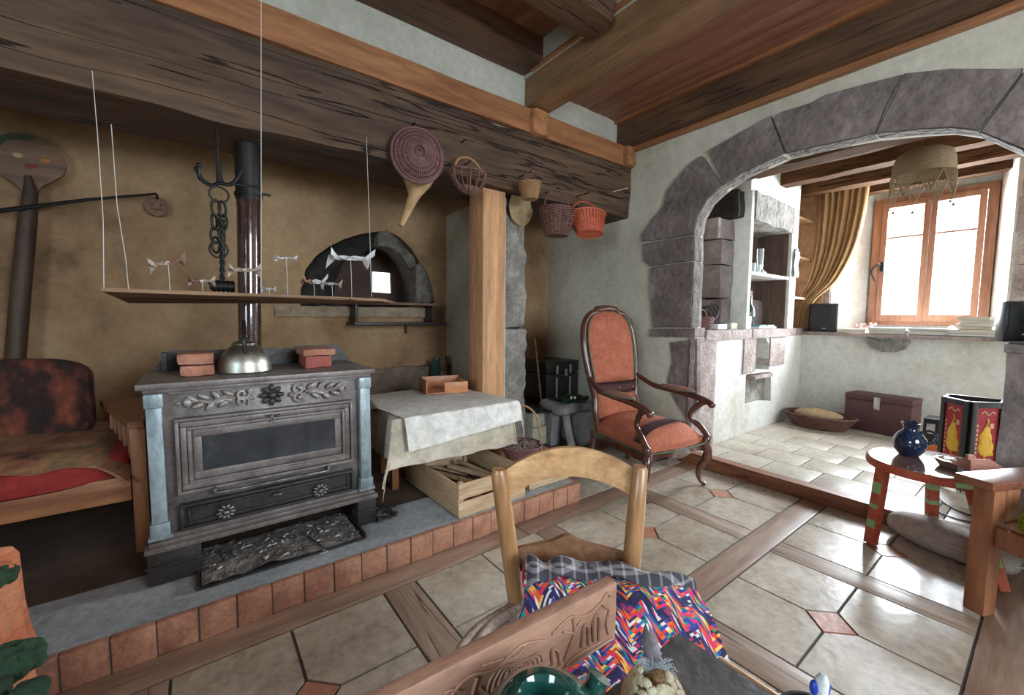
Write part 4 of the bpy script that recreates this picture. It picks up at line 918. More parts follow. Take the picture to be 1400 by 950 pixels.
m = MB(); c = at(632, 655, 'z', .235); m.tube(arc(c, .03, -.2, PI+.2, 14, (.75, -.5, .2)), .0018, 5); solo('wire_loop', m, M['iron'], 'small curl of dark wire among the kindling sticks', 'wire')
# ================================================================== WOVEN BASKETS: helper
def weave(m, prof, c, n=48, rows=16, rw=.0035, amp=.004, sx=1, sy=1, mm=None, spokes=20, rsp=.003):
    """basket wall woven from horizontal strands and upright stakes; prof(t)->(r,z)"""
    mm = mm or Matrix.Identity(3); c = Vector(c)
    for j in range(rows):
        r, z = prof(j/(rows-1)); P = []
        for k in range(n):
            a = 2*PI*k/n; rr = r+amp*math.sin(a*spokes/2+PI*j)
            P.append(c+mm @ Vector((rr*sx*math.cos(a), rr*sy*math.sin(a), z)))
        m.tube(P, rw, 5, closed=True)
    for k in range(spokes):
        a = 2*PI*k/spokes; m.tube([c+mm @ Vector((prof(t/8)[0]*sx*math.cos(a), prof(t/8)[0]*sy*math.sin(a), prof(t/8)[1])) for t in range(9)], rsp, 5)
    r0, z0 = prof(0)
    m.lathe([(0, z0), (r0, z0), (r0, z0+.004), (0, z0+.004)], c, 28, sx, sy, mm)
    return m
# handled basket with cones
c = Vector((1.60, 2.02, .275)); t = thing('handled_basket', 'shallow round basket with tall hoop handle standing on the front crate', 'basket', c)
m = MB(); weave(m, lambda s: (.085+.05*s, .07*s), c, 64, 9, .005, .003, spokes=28); m.tube(arc(c+Vector((0, 0, .07)), .138, 0, 2*PI, 40, v=(0, 1, 0)), .006, 6); part('bowl', m, M['wicker_purple'], t)
m = MB(); vh = Vector((.80, -.60, 0)); m.tube(smooth_path([c+vh*.135+Vector((0, 0, .03)), c+vh*.12+Vector((0, 0, .16)), c+vh*.10+Vector((0, 0, .25)), c+vh*.04+Vector((0, 0, .31)), c+vh*-.04+Vector((0, 0, .31)), c+vh*-.10+Vector((0, 0, .25)), c+vh*-.12+Vector((0, 0, .16)), c-vh*.135+Vector((0, 0, .03))]), .0065, 8); part('handle', m, M['wicker_tan'], t)
m = MB(); rs = random.Random(2)
for k in range(330):
    a, r = rs.uniform(0, 2*PI), .115*math.sqrt(rs.random()); p = c+Vector((r*math.cos(a), r*math.sin(a), .062+.022*(1-r/.115)+rs.uniform(-.008, .008)))
    m.blob(p, (.010, .004, .004), Rz(rs.uniform(0, 3)) @ Ry(rs.uniform(-.6, .6)), (6, 4), .3, 90)
m.lathe([(0, .05), (.115, .05), (.11, .062), (0, .07)], c, 24)
tag(m.build('beech_husks', mottle('husk', [(.05, .03, .025), (.20, .14, .11), (.42, .34, .28)], 50, rough=.9, bump=.5)), 'heap of dry brown husks filling the hoop-handled basket', 'husks', kind='stuff')
# pale blocks with plate
M['pale_block'] = mottle('pale_block', [(.36, .36, .26), (.46, .47, .36)], 6, rough=.7, bump=.2)
RBk = Matrix.Translation((2.20, 2.60, .1)) @ Matrix.Rotation(.15, 4, 'Z')
for (a_, z0, z1, lb) in ((.115, .002, .155, 'pale greenish block at the bottom under a smaller pale block'), (.095, .157, .285, 'smaller pale block standing on a bigger one, carrying a dark plate')):
    m = MB(); m.X = RBk; m.box(-a_, a_, -a_*.8, a_*.8, z0, z1, .008); m.X = Matrix.Identity(4); solo('pale_block', m, M['pale_block'], lb, 'block')
t = thing('round_trivet', 'round dark pierced metal trivet lying on the pale blocks', 'trivet', (2.21, 2.58, .387))
m = MB(); c = Vector((2.22, 2.56, .388))
m.tube(arc(c, .125, 0, 2*PI, 40, v=(0, 1, 0))[:-1], .007, 6, closed=True); m.tube(arc(c, .06, 0, 2*PI, 30, v=(0, 1, 0))[:-1], .005, 6, closed=True); part('rim', m, M['iron'], t)
m = MB(); m.lathe([(0, .0), (.12, 0), (.12, .004), (0, .004)], c-Vector((0, 0, .004)), 30)
for k in range(12): a = k*PI/6; m.blob(c+Vector((.09*math.cos(a), .09*math.sin(a), .004)), (.022, .010, .004), Rz(a), (10, 6))
m.blob(c+Vector((0, 0, .004)), (.03, .03, .005)); part('pierced_plate', m, M['stove_dark'], t)
# stone bench with slanting strut, green glass on it
M['weathered'] = mottle('weathered', [(.10, .10, .10), (.22, .22, .22), (.36, .36, .36)], 7, stretch=(1, 1, .5), rough=.8, bump=.6, bscale=24, dist=.02)
t = thing('stone_stand', 'weathered grey low stand with slanting strut between blocks and armchair', 'stand', (2.45, 2.45, .1))
m = MB(); m.rough(2.25, 2.62, 2.30, 2.62, .37, .45, (8, 8, 3), .03, 6, 2, .02); part('top', m, M['weathered'], t)
m = MB(); m.rough(2.42, 2.62, 2.28, 2.56, .1, .38, (5, 5, 6), .03, 6, 4, .02); part('block_leg', m, M['weathered'], t)
m = MB(); m.tube([(2.30, 2.25, .11), (2.33, 2.33, .25), (2.38, 2.42, .40)], [.035, .032, .04], 8); part('strut', m, M['weathered'], t)
m = MB(); m.rough(2.26, 2.36, 2.45, 2.60, .1, .38, (4, 4, 6), .02, 6, 7); part('rear_leg', m, M['weathered'], t)
m = MB(); m.grid(lambda u, v: (2.30+.26*u, 2.32+.2*v, .475+.02*math.sin(u*7+v*3)+.015*noise.noise(Vector((u*5, v*5, 0)))), 20, 14, .01); solo('green_cloth', m, plain('bottle_green', (.01, .035, .025), .3), 'crumpled shiny dark green cloth on the grey stand', 'cloth')
for dx in (0, .03): m = MB(); m.blob((2.36+dx, 2.33-dx*.4, .505), (.010, .010, .012)); o = solo('white_pebble', m, M['white_trim'], ['left small white pebble on the dark green cloth', 'right small white pebble on the dark green cloth'][int(dx > 0)], 'pebble')
# dark trunk on a bench, stick
t = thing('travel_trunk', 'black leather travelling trunk in the dark corner behind the stand', 'trunk', (2.8, 3.1, .3))
m = MB(); m.box(2.62, 3.05, 2.92, 3.30, .32, .60, .012); part('body', m, M['dark_leather'], t)
m = MB(); m.box(2.615, 3.055, 2.915, 3.305, .605, .72, .02); part('lid', m, M['dark_leather'], t)
for x in (2.74, 2.92): m = MB(); m.box(x, x+.02, 2.908, 2.918, .36, .56, .002); m.box(x, x+.02, 2.902, 2.916, .60, .68, .002); part('strap', m, M['rope'], t)
m = MB(); m.box(2.85, 2.885, 2.905, 2.918, .57, .64, .003); part('clasp', m, M['steel'], t)
m = MB(); m.box(2.45, 3.06, 2.88, 3.33, .27, .318, .004)
for x in (2.48, 3.0):
    for y in (2.9, 3.28): m.box(x, x+.04, y, y+.04, .1, .27)
solo('low_bench', m, M['stove_dark'], 'low dark bench carrying the black trunk in the corner', 'bench')
m = MB(); m.tube([at(731, 462, 'y', 2.85), at(735, 500, 'y', 2.83), at(741, 560, 'y', 2.78), Vector((2.46, 2.74, .1))], .009, 8); solo('walking_stick', m, M['board_wood'], 'thin brown walking stick leaning between the pillar and black trunk', 'walking stick')
m = MB(); p = at(737, 383, 'y', 2.76); m.box(2.03, 2.06, 2.56, 2.62, 1.22, 1.27, .003); sw = solo('switch', m, M['black_plastic'], 'small black and white switch on the right side of the pillar', 'switch')
m = MB(); m.box(2.028, 2.064, 2.558, 2.622, 1.20, 1.222, .002); m.build('lower_band', M['white_trim'], sw)
# ================================================================== ARMCHAIR
t = thing('armchair', 'tall orange upholstered armchair with carved dark wood frame before the arch', 'armchair', (2.46, 1.50, .006), math.radians(-7.6))
def lp(n, m, mt, p=None): return m.build(n, M[mt], p or t)
rec = lambda z: .50+(z-.40)*.20
def outline(k):      # right half outline of the back, z -> u
    return smooth_path([(.205, rec(.30), .30), (.215, rec(.45), .45), (.205, rec(.55), .55), (.232, rec(.68), .68), (.252, rec(.85), .85), (.252, rec(1.0), 1.0), (.225, rec(1.10), 1.10), (.165, rec(1.165), 1.165), (.11, rec(1.18), 1.18), (.09, rec(1.205), 1.205), (0, rec(1.215), 1.215)], k)
R_ = outline(5); full = R_ + [Vector((-p.x, p.y, p.z)) for p in R_[::-1][1:]]
m = MB(); m.tube(full, .024, 10)
m.tube([(-.10, rec(1.20)-.01, 1.20), (0, rec(1.2)-.015, 1.213), (.10, rec(1.20)-.01, 1.20)], [.02, .026, .02], 10); lp('back_frame', m, 'walnut')
def half(z):
    pts = [(p.z, p.x) for p in R_]
    for (z0, x0), (z1, x1) in zip(pts, pts[1:]):
        if z0 <= z <= z1: return x0+(x1-x0)*(z-z0)/max(1e-6, z1-z0)
    return .08
def pad(z0, z1, inset, bulge, dz=0):
    def fn(u, v):
        z = z0+(z1-z0)*v; w = max(.02, half(z)-inset); x = (2*u-1)*w
        b = (1-(2*u-1)**4)*(1-(2*v-1)**6)
        return (x, rec(z)-.012-bulge*b, z)
    m = MB(); m.grid(fn, 24, 40); return m
m = pad(.66, 1.185, .028, .05); lp('back_cushion', m, 'orange_cloth')
m = pad(.40, .58, .02, .05); lp('lumbar_panel', m, 'orange_cloth')
m = pad(.585, .655, .018, .06); lp('back_band', m, 'band_cloth')
m = MB(); m.grid(lambda u, v: ((2*u-1)*(half(.3+.9*v)-.005), rec(.3+.9*v)+.02, .3+.9*v*.99), 10, 20, .004); lp('back_lining', m, 'orange_cloth')
for zz in (.585, .655): m = MB(); w = half(zz)-.015; m.tube([(x*w, rec(zz)-.012-.058*(1-x**4), zz) for x in [i/8-1 for i in range(17)]], .004, 6); lp('piping', m, 'black')
pts = [p+Vector((-.03 if p.x > .05 else 0, -.022, -.02 if p.z > 1.15 else 0)) for p in R_ if p.z > .665]; pts = pts+[Vector((-p.x, p.y, p.z)) for p in pts[::-1][1:]]
m = MB(); m.tube(pts, .005, 6); lp('piping', m, 'green_piping')
for x in (-.02, .12): m = MB(); m.blob((x, rec(.62)-.074, .62), (.006, .004, .006), None, (8, 6)); lp('stud', m, 'steel')
M['arm_cloth'] = mottle('arm_cloth', [(.26, .12, .08), (.36, .19, .13)], 6, rough=.85)
# seat
def seat_w(v): return .275-.065*v
m = MB()
def sf(u, v):
    w = seat_w(v)+.004; x = (2*u-1)*w; y = -.03+.56*v-.03*(1-(2*u-1)**2)*(1-v)
    e = (1-abs(2*u-1)**5)*(1-abs(2*v-1)**7)
    return (x, y, .335+.095*e+.02*e*(1-(2*u-1)**2))
m.grid(sf, 30, 30); m.grid(lambda u, v: ((2*u-1)*seat_w(v), -.03+.56*v-.03*(1-(2*u-1)**2)*(1-v), .31), 10, 10)
m.grid(lambda u, v: ((2*u-1)*(seat_w(0)+.003), -.031-.03*(1-(2*u-1)**2), .30+.04*v), 16, 2)
for s in (-1, 1): m.grid(lambda u, v: (s*(seat_w(u)+.003), -.03+.56*u, .30+.04*v), 10, 2)
lp('seat_cushion', m, 'orange_cloth')
m = MB()
def bnd(u, v):
    vv = .10+.11*v+.10*u; x, y, z = sf(u*.98+.01, vv); return (x, y, z+.005)
m.grid(bnd, 30, 6); lp('seat_band', m, 'band_cloth')
for v_ in (0, 1): m = MB(); m.tube([Vector(bnd(i/20, v_))+Vector((0, 0, .002)) for i in range(21)], .004, 6); lp('piping', m, 'black')
m = MB()
m.grid(lambda u, v: ((2*u-1)*.282, -.045-.03*(1-(2*u-1)**2)+.01*v, .255+.05*v-.012*math.cos((2*u-1)*PI*2)*(1-v)), 24, 3, .02)
for s in (-1, 1): m.bar((s*.28, -.02, .275), (s*.212, .53, .275), .022, .055, bev=.004)
m.bar((-.2, .53, .28), (.2, .53, .28), .02, .05); lp('seat_frame', m, 'walnut')
m = MB(); m.tube([((2*i/16-1)*.282, -.065-.03*(1-(2*i/16-1)**2), .308) for i in range(17)], .004, 6); lp('piping', m, 'green_piping')
for s in (-1, 1):
    m = MB(); m.tube([(s*.288, -.03, .306), (s*.25, .3, .306), (s*.22, .53, .306)], .004, 6); lp('piping', m, 'green_piping')
    m = MB(); m.tube(smooth_path([(s*.27, -.045, .30), (s*.292, -.06, .24), (s*.285, -.05, .18), (s*.262, -.02, .11), (s*.262, -.02, .05), (s*.278, -.05, .012), (s*.282, -.062, .004)]), [.030]*6+[.030]*6+[.024]*6+[.018]*6+[.015]*6+[.016]*6+[.014], 10); lp('leg', m, 'walnut')
    m = MB(); m.tube(smooth_path([(s*.205, .53, .30), (s*.208, .55, .15), (s*.215, .60, 0)]), .022, 8); lp('leg', m, 'walnut')
    m = MB(); m.tube(smooth_path([(s*.27, -.045, .29), (s*.288, -.055, .33), (s*.285, -.01, .39), (s*.262, .055, .44), (s*.258, .06, .49), (s*.285, .01, .55), (s*.292, -.03, .575)]), [.026]*8+[.02]*8+[.017]*10+[.02]*10+[.022], 10); lp('arm_support', m, 'walnut')
    m = MB(); m.tube(smooth_path([(s*.295, -.065, .568), (s*.292, -.02, .583), (s*.288, .08, .60), (s*.285, .28, .615), (s*.27, .42, .63), (s*.232, rec(.70), .70)]), [.02]*6+[.022]*6+[.02]*12+[.018]*7, 10); m.blob((s*.295, -.072, .562), (.026, .024, .024)); lp('armrest', m, 'walnut')
    m = MB(); m.blob((s*.286, .21, .632), (.034, .155, .022), None, (14, 16)); m.build('arm_pad', M['arm_cloth'], t)
    m = MB(); m.tube([Vector((s*.286+.034*math.cos(a), .21+.152*math.sin(a), .628)) for a in [k*PI/12 for k in range(24)]], .004, 6, closed=True); lp('piping', m, 'green_piping')
m = MB(); rs = random.Random(21)
for k in range(4):
    c = Vector((2.92, 2.14+.04*k, .02)); m.tube([c+Vector((.10*math.cos(a), .07*math.sin(a), .02+.02*k+.14*max(0, math.sin(a+.4*k)))) for a in [j*PI/10 for j in range(20)]], .005, 6, closed=True)
solo('cable_coil', m, M['black'], 'loose coil of black cable on the floor behind the armchair', 'cable')
m = MB(); m.prism([(2.80, 1.90, .006), (3.0, 1.86, .006), (3.0, 1.86, .16), (2.93, 1.88, .24)], (.03, .12, 0)); solo('black_case', m, M['black_plastic'], 'black wedge-shaped case against the arch wall behind the armchair', 'case')
# ================================================================== THINGS ON THE BEAM
BYF = 2.30
# big spiral woven basket hanging flat against the beam
c = at(571, 212, 'y', 2.27); t = thing('spiral_basket', 'large purplish spiral-woven basket lid hanging on the beam', 'basket', c)
nb = (Vector((0, 0, H))-c); nb.z = 0; nb.normalize(); base = Vector((-.25, -1, 0)).normalized()
q_ = Vector((0, 0, 1)).rotation_difference(base); B_ = q_.to_matrix()
m = MB()
def bow_(r): return .10*(1-(r/.135)**2)
P = []
for k in range(200):
    f_ = k/199; r = .012+.122*f_; a = f_*2*PI*6; P.append(c+B_ @ Vector((r*math.cos(a), r*math.sin(a)*1.08, bow_(r)*.6)))
m.tube(P, [.004+.004*k/199 for k in range(200)], 6)
m.tube([c+B_ @ Vector((.142*math.cos(a), .150*math.sin(a), -.005)) for a in [k*PI/24 for k in range(48)]], .011, 6, closed=True)
m.lathe([(0, .05), (.05, .045), (.10, .022), (.14, -.01), (.13, -.04), (.05, -.045)], c, 30, 1, 1.06, B_)
for k in range(52):
    a = k*2*PI/52; m.tube([c+B_ @ Vector((r*math.cos(a), r*1.06*math.sin(a), bow_(r)*.6+.003)) for r in (.03, .06, .09, .12)], .0045, 5)
part('weave', m, M['wicker_purple'], t)
# wooden funnel below it
t = thing('wooden_funnel', 'pale wooden funnel with long spout hanging under the spiral basket', 'funnel', at(566, 255, 'y', 2.5))
a_, b_, c_ = at(573, 236, 'y', 2.44), at(566, 268, 'y', 2.42), at(548, 309, 'y', 2.38)
m = MB(); m.tube([a_+Vector((0, 0, .08)), a_, (a_*2+b_)/3, b_, (b_+c_)/2, c_], [.10, .105, .088, .034, .024, .015], 22); part('cone', m, mottle('funnel_wood', [(.32, .18, .07), (.48, .30, .14)], 5, rough=.6, bump=.1), t)
# open hoop basket
c = at(641, 243, 'y', 2.24); t = thing('hoop_basket', 'open basket frame of bent hoops hanging near the timber post', 'basket', c)
m = MB(); ring = [c+Vector((.118*math.cos(a), .067*math.sin(a), .035)) for a in [k*PI/16 for k in range(32)]]; m.tube(ring, .007, 8, closed=True)
for k in range(6):
    a = .25+k*PI/6; m.tube([c+Vector((.118*math.cos(b)*math.cos(a), .074*math.cos(b)*math.sin(a), .035-.130*math.sin(b))) for b in [j*PI/14 for j in range(15)]], .0045 if k % 2 else .006, 6)
m.lathe([(.0, -.098), (.05, -.085), (.075, -.062), (.078, -.056), (.05, -.076), (0, -.09)], c, 20, 1, .6); part('ribs', m, M['wicker_brown'], t)
m = MB(); m.tube(arc(c+Vector((0, 0, .03)), .100, 0, PI, 20, (.95, .0, 0), (0, .2, .95)), .0075, 8); part('handle', m, M['wicker_tan'], t)
# small tan basket
c = at(724, 272, 'y', 2.24); t = thing('small_basket', 'small tan conical wicker basket hanging over the stone pillar', 'basket', c)
m = MB(); weave(m, lambda s: (.052+.022*s, .10*s), c, 48, 16, .004, .002, spokes=20); m.tube(arc(c+Vector((0, 0, .102)), .077, 0, 2*PI, 30, v=(0, 1, 0)), .006, 6); part('body', m, M['wicker_tan'], t)
m = MB(); m.tube(arc(c+Vector((0, 0, .10)), .065, 0, PI, 16), .005, 6); part('handle', m, M['wicker_brown'], t)
# round straw mat on pillar
c = at(712, 280, 'y', 2.46); m = MB(); P = []
for k in range(220):
    f_ = k/219; r = .10*f_; a = f_*2*PI*9; P.append(c+Vector((r*math.cos(a)*1.05, .002*math.sin(k), r*math.sin(a)*1.3-.02)))
m.tube(P, .0075, 6); m.tube([c+Vector((0, -.01, -.10)), c+Vector((.0, -.012, -.22))], .003, 5); solo('straw_mat', m, M['straw'], 'round coiled straw mat hanging at the head of the stone pillar', 'mat')
# brown basket
c = at(761, 322, 'y', 2.24)+Vector((0, 0, 0)); t = thing('wicker_basket', 'dark brown round wicker basket hanging from the beam', 'basket', c)
m = MB(); weave(m, lambda s: (.085+.05*math.sin(s*1.5)-.012*max(0, s-.8), .19*s), c, 56, 24, .0042, .0065, 1, .8, spokes=22, rsp=.005); part('body', m, M['wicker_brown'], t)
m = MB(); m.tube(arc(c+Vector((0, 0, .18)), .12, 0, PI, 18, ry=.14), .006, 6); part('handle', m, M['wicker_brown'], t)
# red basket
c = at(806, 318, 'y', 2.22); t = thing('red_basket', 'bright red-orange splint basket with arched handle at the end of beam', 'basket', c)
T_ = Rz(-.3) @ Rx(-.35)
m = MB()
for k in range(34):
    a = 2*PI*k/34; u = Vector((math.cos(a), math.sin(a), 0)); tt = Vector((-math.sin(a), math.cos(a), 0))
    p0 = c+T_ @ Vector((u.x*.105, u.y*.065, -.01)); p1 = c+T_ @ Vector((u.x*.155, u.y*.095, .15)); m.bar(p0, p1, .020, .003, up=T_ @ u)
part('splints', m, M['wicker_red'], t)
m = MB()
for (s_, z, r) in ((1.0, -.01, .006), (1.48, .15, .008), (1.25, .075, .004)): m.tube([c+T_ @ Vector((.107*s_*math.cos(a), .066*s_*math.sin(a), z)) for a in [k*PI/20 for k in range(40)]], r, 6, closed=True)
part('hoops', m, M['wicker_red'], t)
m = MB(); m.lathe([(0, 0), (1, 0), (1, .006), (0, .006)], c+T_ @ Vector((0, 0, -.012)), 30, .105, .065, T_); part('base', m, M['wicker_red'], t)
m = MB(); m.tube([c+T_ @ Vector((.14*math.cos(a), 0, .10+.17*math.sin(a))) for a in [k*PI/16 for k in range(17)]], .007, 8); part('handle', m, M['wicker_red'], t)
m = MB(); m.bar(at(838, 262, 'y', 2.335), at(858, 257, 'y', 2.335), .012, .008); solo('wooden_peg', m, M['pine_x'], 'pale wooden peg stuck on the beam end above the red basket', 'peg')
for q, lb in (((563, 172), 'iron nail in the beam above the spiral basket'), ((631, 195), 'iron nail in the beam above the hoop basket')):
    p = at(*q, 'y', 2.34); m = MB(); m.tube([p, p+Vector((0, -.04, .005))], .005, 6); solo('nail', m, M['iron'], lb, 'nail')
# nails and hooks that carry the baskets
for (q, y, lb) in (((641, 222), 2.25, 'small iron nail holding the handle of the hoop basket'), ((724, 236), 2.245, 'small iron nail holding the little tan basket'), ((761, 259), 2.245, 'small iron nail holding the dark brown wicker basket'), ((803, 264), 2.25, 'small iron nail holding the red-orange basket')):
    p = at(*q, 'y', y); m = MB(); m.tube([p+Vector((0, -.02, .012)), p+Vector((0, -.005, 0)), Vector((p.x, 2.385, p.z))], .004, 6); solo('nail', m, M['iron'], lb, 'nail')
# ================================================================== ALCOVE LEDGE ITEMS
def ay2(px, py, y): return at(px, py, 'y', y)
t = thing('wire_basket', 'small dark knitted basket at the left end of the stone ledge', 'basket', (3.42, 1.85, 1.053))
m = MB(); weave(m, lambda s: (.075+.012*s, .10*s), (3.42, 1.85, 1.055), 30, 9, .006, .004, spokes=14, rsp=.004); part('body', m, M['wicker_purple'], t)
m = MB(); m.tube(arc((3.42, 1.85, 1.15), .07, 0, PI, 14), .006, 6); part('handle', m, M['wicker_brown'], t)
m = MB()
for k in range(4): m.tube([(3.62+.09*math.cos(a), 1.93-.02*k+.04*math.sin(a), 1.17+.07*math.sin(a+.3*k)+.01*k) for a in [j*PI/10 for j in range(20)]], .0045, 6, closed=True)
solo('cable_coil', m, M['black'], 'black cable coil standing behind the small packets on the stone ledge', 'cable')
for i, (x, y, w, d, h_, mt, lb) in enumerate(((3.62, 1.82, .16, .10, .045, 'paper_white', 'flat white packet on the stone ledge beside the knitted basket'), (3.80, 1.80, .12, .09, .055, 'pale_block', 'small cream packet on the stone ledge left of the first divider'), (4.50, 1.82, .40, .13, .018, 'paper_white', 'pale tray lying on the ledge before the wine bottle'))):
    m = MB(); m.box(x-w/2, x+w/2, y-d/2, y+d/2, 1.052, 1.052+h_, .004); solo('packet' if i < 2 else 'tray', m, M[mt], lb, 'packet' if i < 2 else 'tray')
M['teal_card'] = plain('teal_card', (.08, .24, .36), .5)
for i, (x, lb, mt) in enumerate(((4.42, 'blue card lying on the pale tray', 'teal_card'), (4.62, 'white card lying at the right of the blue card on the tray', 'white_trim'))):
    m = MB(); m.box(x-.07, x+.07, 1.77, 1.86, 1.072, 1.085, .002); solo('card', m, M[mt], lb, 'card')
t = thing('jar_with_lid', 'white ceramic jar with lid standing on the ledge beside the divider', 'jar', (4.12, 1.80, 1.052))
m = MB(); m.lathe([(0, 0), (.040, 0), (.044, .01), (.044, .09), (.038, .10), (0, .10)], (4.12, 1.80, 1.053), 20); part('body', m, M['white_trim'], t)
m = MB(); m.lathe([(0, .10), (.046, .10), (.046, .112), (.02, .12), (0, .13)], (4.12, 1.80, 1.054), 20); part('lid', m, M['white_trim'], t)
m = MB(); m.box(4.045, 4.07, 1.78, 1.86, 1.052, 1.14, .003); solo('tile', m, M['brick'], 'small terracotta tile standing upright left of the white jar', 'tile')
t = thing('wine_bottle', 'dark green wine bottle with pale cork on the ledge in the niche', 'bottle', (4.42, 1.88, 1.052))
m = MB(); m.lathe([(0, 0), (.044, 0), (.048, .01), (.048, .16), (.04, .20), (.018, .235), (.016, .31), (.018, .312), (.018, .32), (0, .32)], (4.42, 1.90, 1.053), 24); part('body', m, M['bottle_glass'], t)
m = MB(); m.lathe([(0, .32), (.014, .32), (.014, .37), (0, .37)], (4.42, 1.90, 1.053), 14); part('cork', m, M['pine'], t)
SZ = 1.576
def glass_boot(x, y, s, lb):
    m = MB(); m.tube(smooth_path([(x, y, SZ+.002+.0), (x, y, SZ+.06*s), (x-.004, y, SZ+.16*s), (x-.006, y, SZ+.26*s)]), [.038*s]*6+[.026*s]*6+[.030*s]*7, 16)
    m.blob((x+.045*s, y-.01, SZ+.026*s), (.062*s, .032*s, .024*s)); return solo('glass_boot', m, M['clear_glass'], lb, 'glass boot')
glass_boot(4.48, 1.85, 1.0, 'tall clear glass boot vase on the white niche shelf')
for x, hh, lb in ((4.14, .13, 'bluish glass tumbler, leftmost on the white niche shelf'), (4.25, .10, 'small whitish glass beside the glass tumbler on the shelf'), (4.36, .09, 'small whitish glass right in front of the glass boot')):
    m = MB(); m.lathe([(0, 0), (.024, 0), (.028, hh), (.024, hh), (.021, .01), (0, .01)], (x, 1.82, SZ), 16); solo('drinking_glass', m, M['clear_glass'], lb, 'glass')
m = MB(); m.grid(lambda u, v: (4.90+.11*u, 1.700-.006*math.sin(v*9), 1.84-.26*v), 6, 10, .006); m.box(4.93, 4.98, 1.695, 1.712, 1.84, 1.87); solo('blue_pouch', m, mottle('pouch', [(.22, .50, .60), (.60, .75, .78)], 8, rough=.8), 'light blue cloth pouch hanging on the divider beside the pine shelves', 'pouch')
# ================================================================== CURTAIN
M['curtain'] = mottle('curtain', [(.42, .25, .11), (.52, .33, .16)], 4, stretch=(1, 1, .3), rough=.9, bump=.1)
bsdf = M['curtain'].node_tree.nodes['Principled BSDF']
t = thing('curtain', 'ochre curtain pulled aside left of the window, gathered at the bottom', 'curtain', (5.45, 1.6, 1.05))
Lp = smooth_path([at(1116, 256, 'x', 5.48), at(1115, 300, 'x', 5.48), at(1112, 345, 'x', 5.46), at(1103, 385, 'x', 5.43), at(1088, 415, 'x', 5.40), at(1082, 445, 'x', 5.38)], 6)
Rp = smooth_path([at(1189, 254, 'x', 5.52), at(1181, 300, 'x', 5.52), at(1167, 345, 'x', 5.50), at(1143, 385, 'x', 5.46), at(1112, 413, 'x', 5.42), at(1104, 447, 'x', 5.40)], 6)
def cur(u, v):
    k = v*(len(Lp)-1); i = min(int(k), len(Lp)-2); f_ = k-i
    a = Lp[i].lerp(Lp[i+1], f_); b = Rp[i].lerp(Rp[i+1], f_); p = a.lerp(b, u)
    return p+Vector((.028*math.sin(u*2*PI*8+v*1.5)*(1-.45*v)+.014*math.sin(u*2*PI*3+v*4), 0, 0))
m = MB(); m.grid(cur, 110, 40, .003); part('cloth', m, M['curtain'], t)
a_, b_ = at(1108, 253, 'x', 5.48), at(1192, 250, 'x', 5.52)
m = MB(); m.tube([a_, b_], .011, 8); part('rod', m, M['dark_joist'], t)
for k in range(7):
    p = a_.lerp(b_, .12+.8*k/6); m = MB(); m.tube([p+Vector((.017*math.cos(a), 0, .017*math.sin(a)-.005)) for a in [j*PI/7 for j in range(14)]], .003, 5, closed=True); part('ring', m, M['iron'], t)
# ================================================================== LACE LAMPSHADE
c = at(1262, 232, 'x', 4.2); t = thing('lampshade', 'hanging cap-shaped woven lampshade with pointed lace fringe before the window', 'lampshade', c)
M['burlap'] = mottle('burlap', [(.22, .16, .09), (.38, .29, .18)], 40, stretch=(1, 1, 3), rough=.9, bump=.5)
m = MB(); prof = [(.02, .14), (.10, .138), (.145, .11), (.165, .06), (.17, .0), (.172, -.04)]
for k in range(len(prof)-1):
    pass
m.lathe([(0, .142)]+prof, c, 40, cap=False); m.lathe([(0, .136), (.10, .132), (.14, .105), (.16, .06), (.166, -.04)], c, 40, cap=False); part('cap', m, M['burlap'], t)
m = MB(); rs = random.Random(8)
for k in range(8):
    a0_ = 2*PI*k/8; aw = 2*PI/8; tip = .17
    L_ = [c+Vector((.172*math.cos(a0_+aw*f_), .172*math.sin(a0_+aw*f_), -.04-tip*(1-abs(2*f_-1)))) for f_ in [i/10 for i in range(11)]]
    m.tube(L_, .0035, 5)
    for row in range(1, 6):
        z = -.04-tip*row/6; w = 1-row/6; P = []
        for i in range(13):
            f_ = .5+(i/12-.5)*w; P.append(c+Vector((.172*math.cos(a0_+aw*f_), .172*math.sin(a0_+aw*f_), z+.010*(-1)**i)))
        m.tube(P, .0028, 4)
    for i in range(1, 10):
        f_ = i/10; m.tube([c+Vector((.172*math.cos(a0_+aw*f_), .172*math.sin(a0_+aw*f_), z)) for z in (-.04, -.04-tip*(1-abs(2*f_-1)))], .0022, 4)
    p = c+Vector((.172*math.cos(a0_+aw/2), .172*math.sin(a0_+aw/2), -.04-tip)); m.tube([p, p+Vector((0, 0, -.05))], .0018, 4); m.blob(p+Vector((0, 0, -.055)), (.008, .008, .01), None, (8, 6))
part('lace_fringe', m, M['burlap'], t)
m = MB(); m.tube([c+Vector((0, 0, .14)), Vector((c.x, c.y, 2.63))], .004, 6); part('cord', m, M['black'], t)
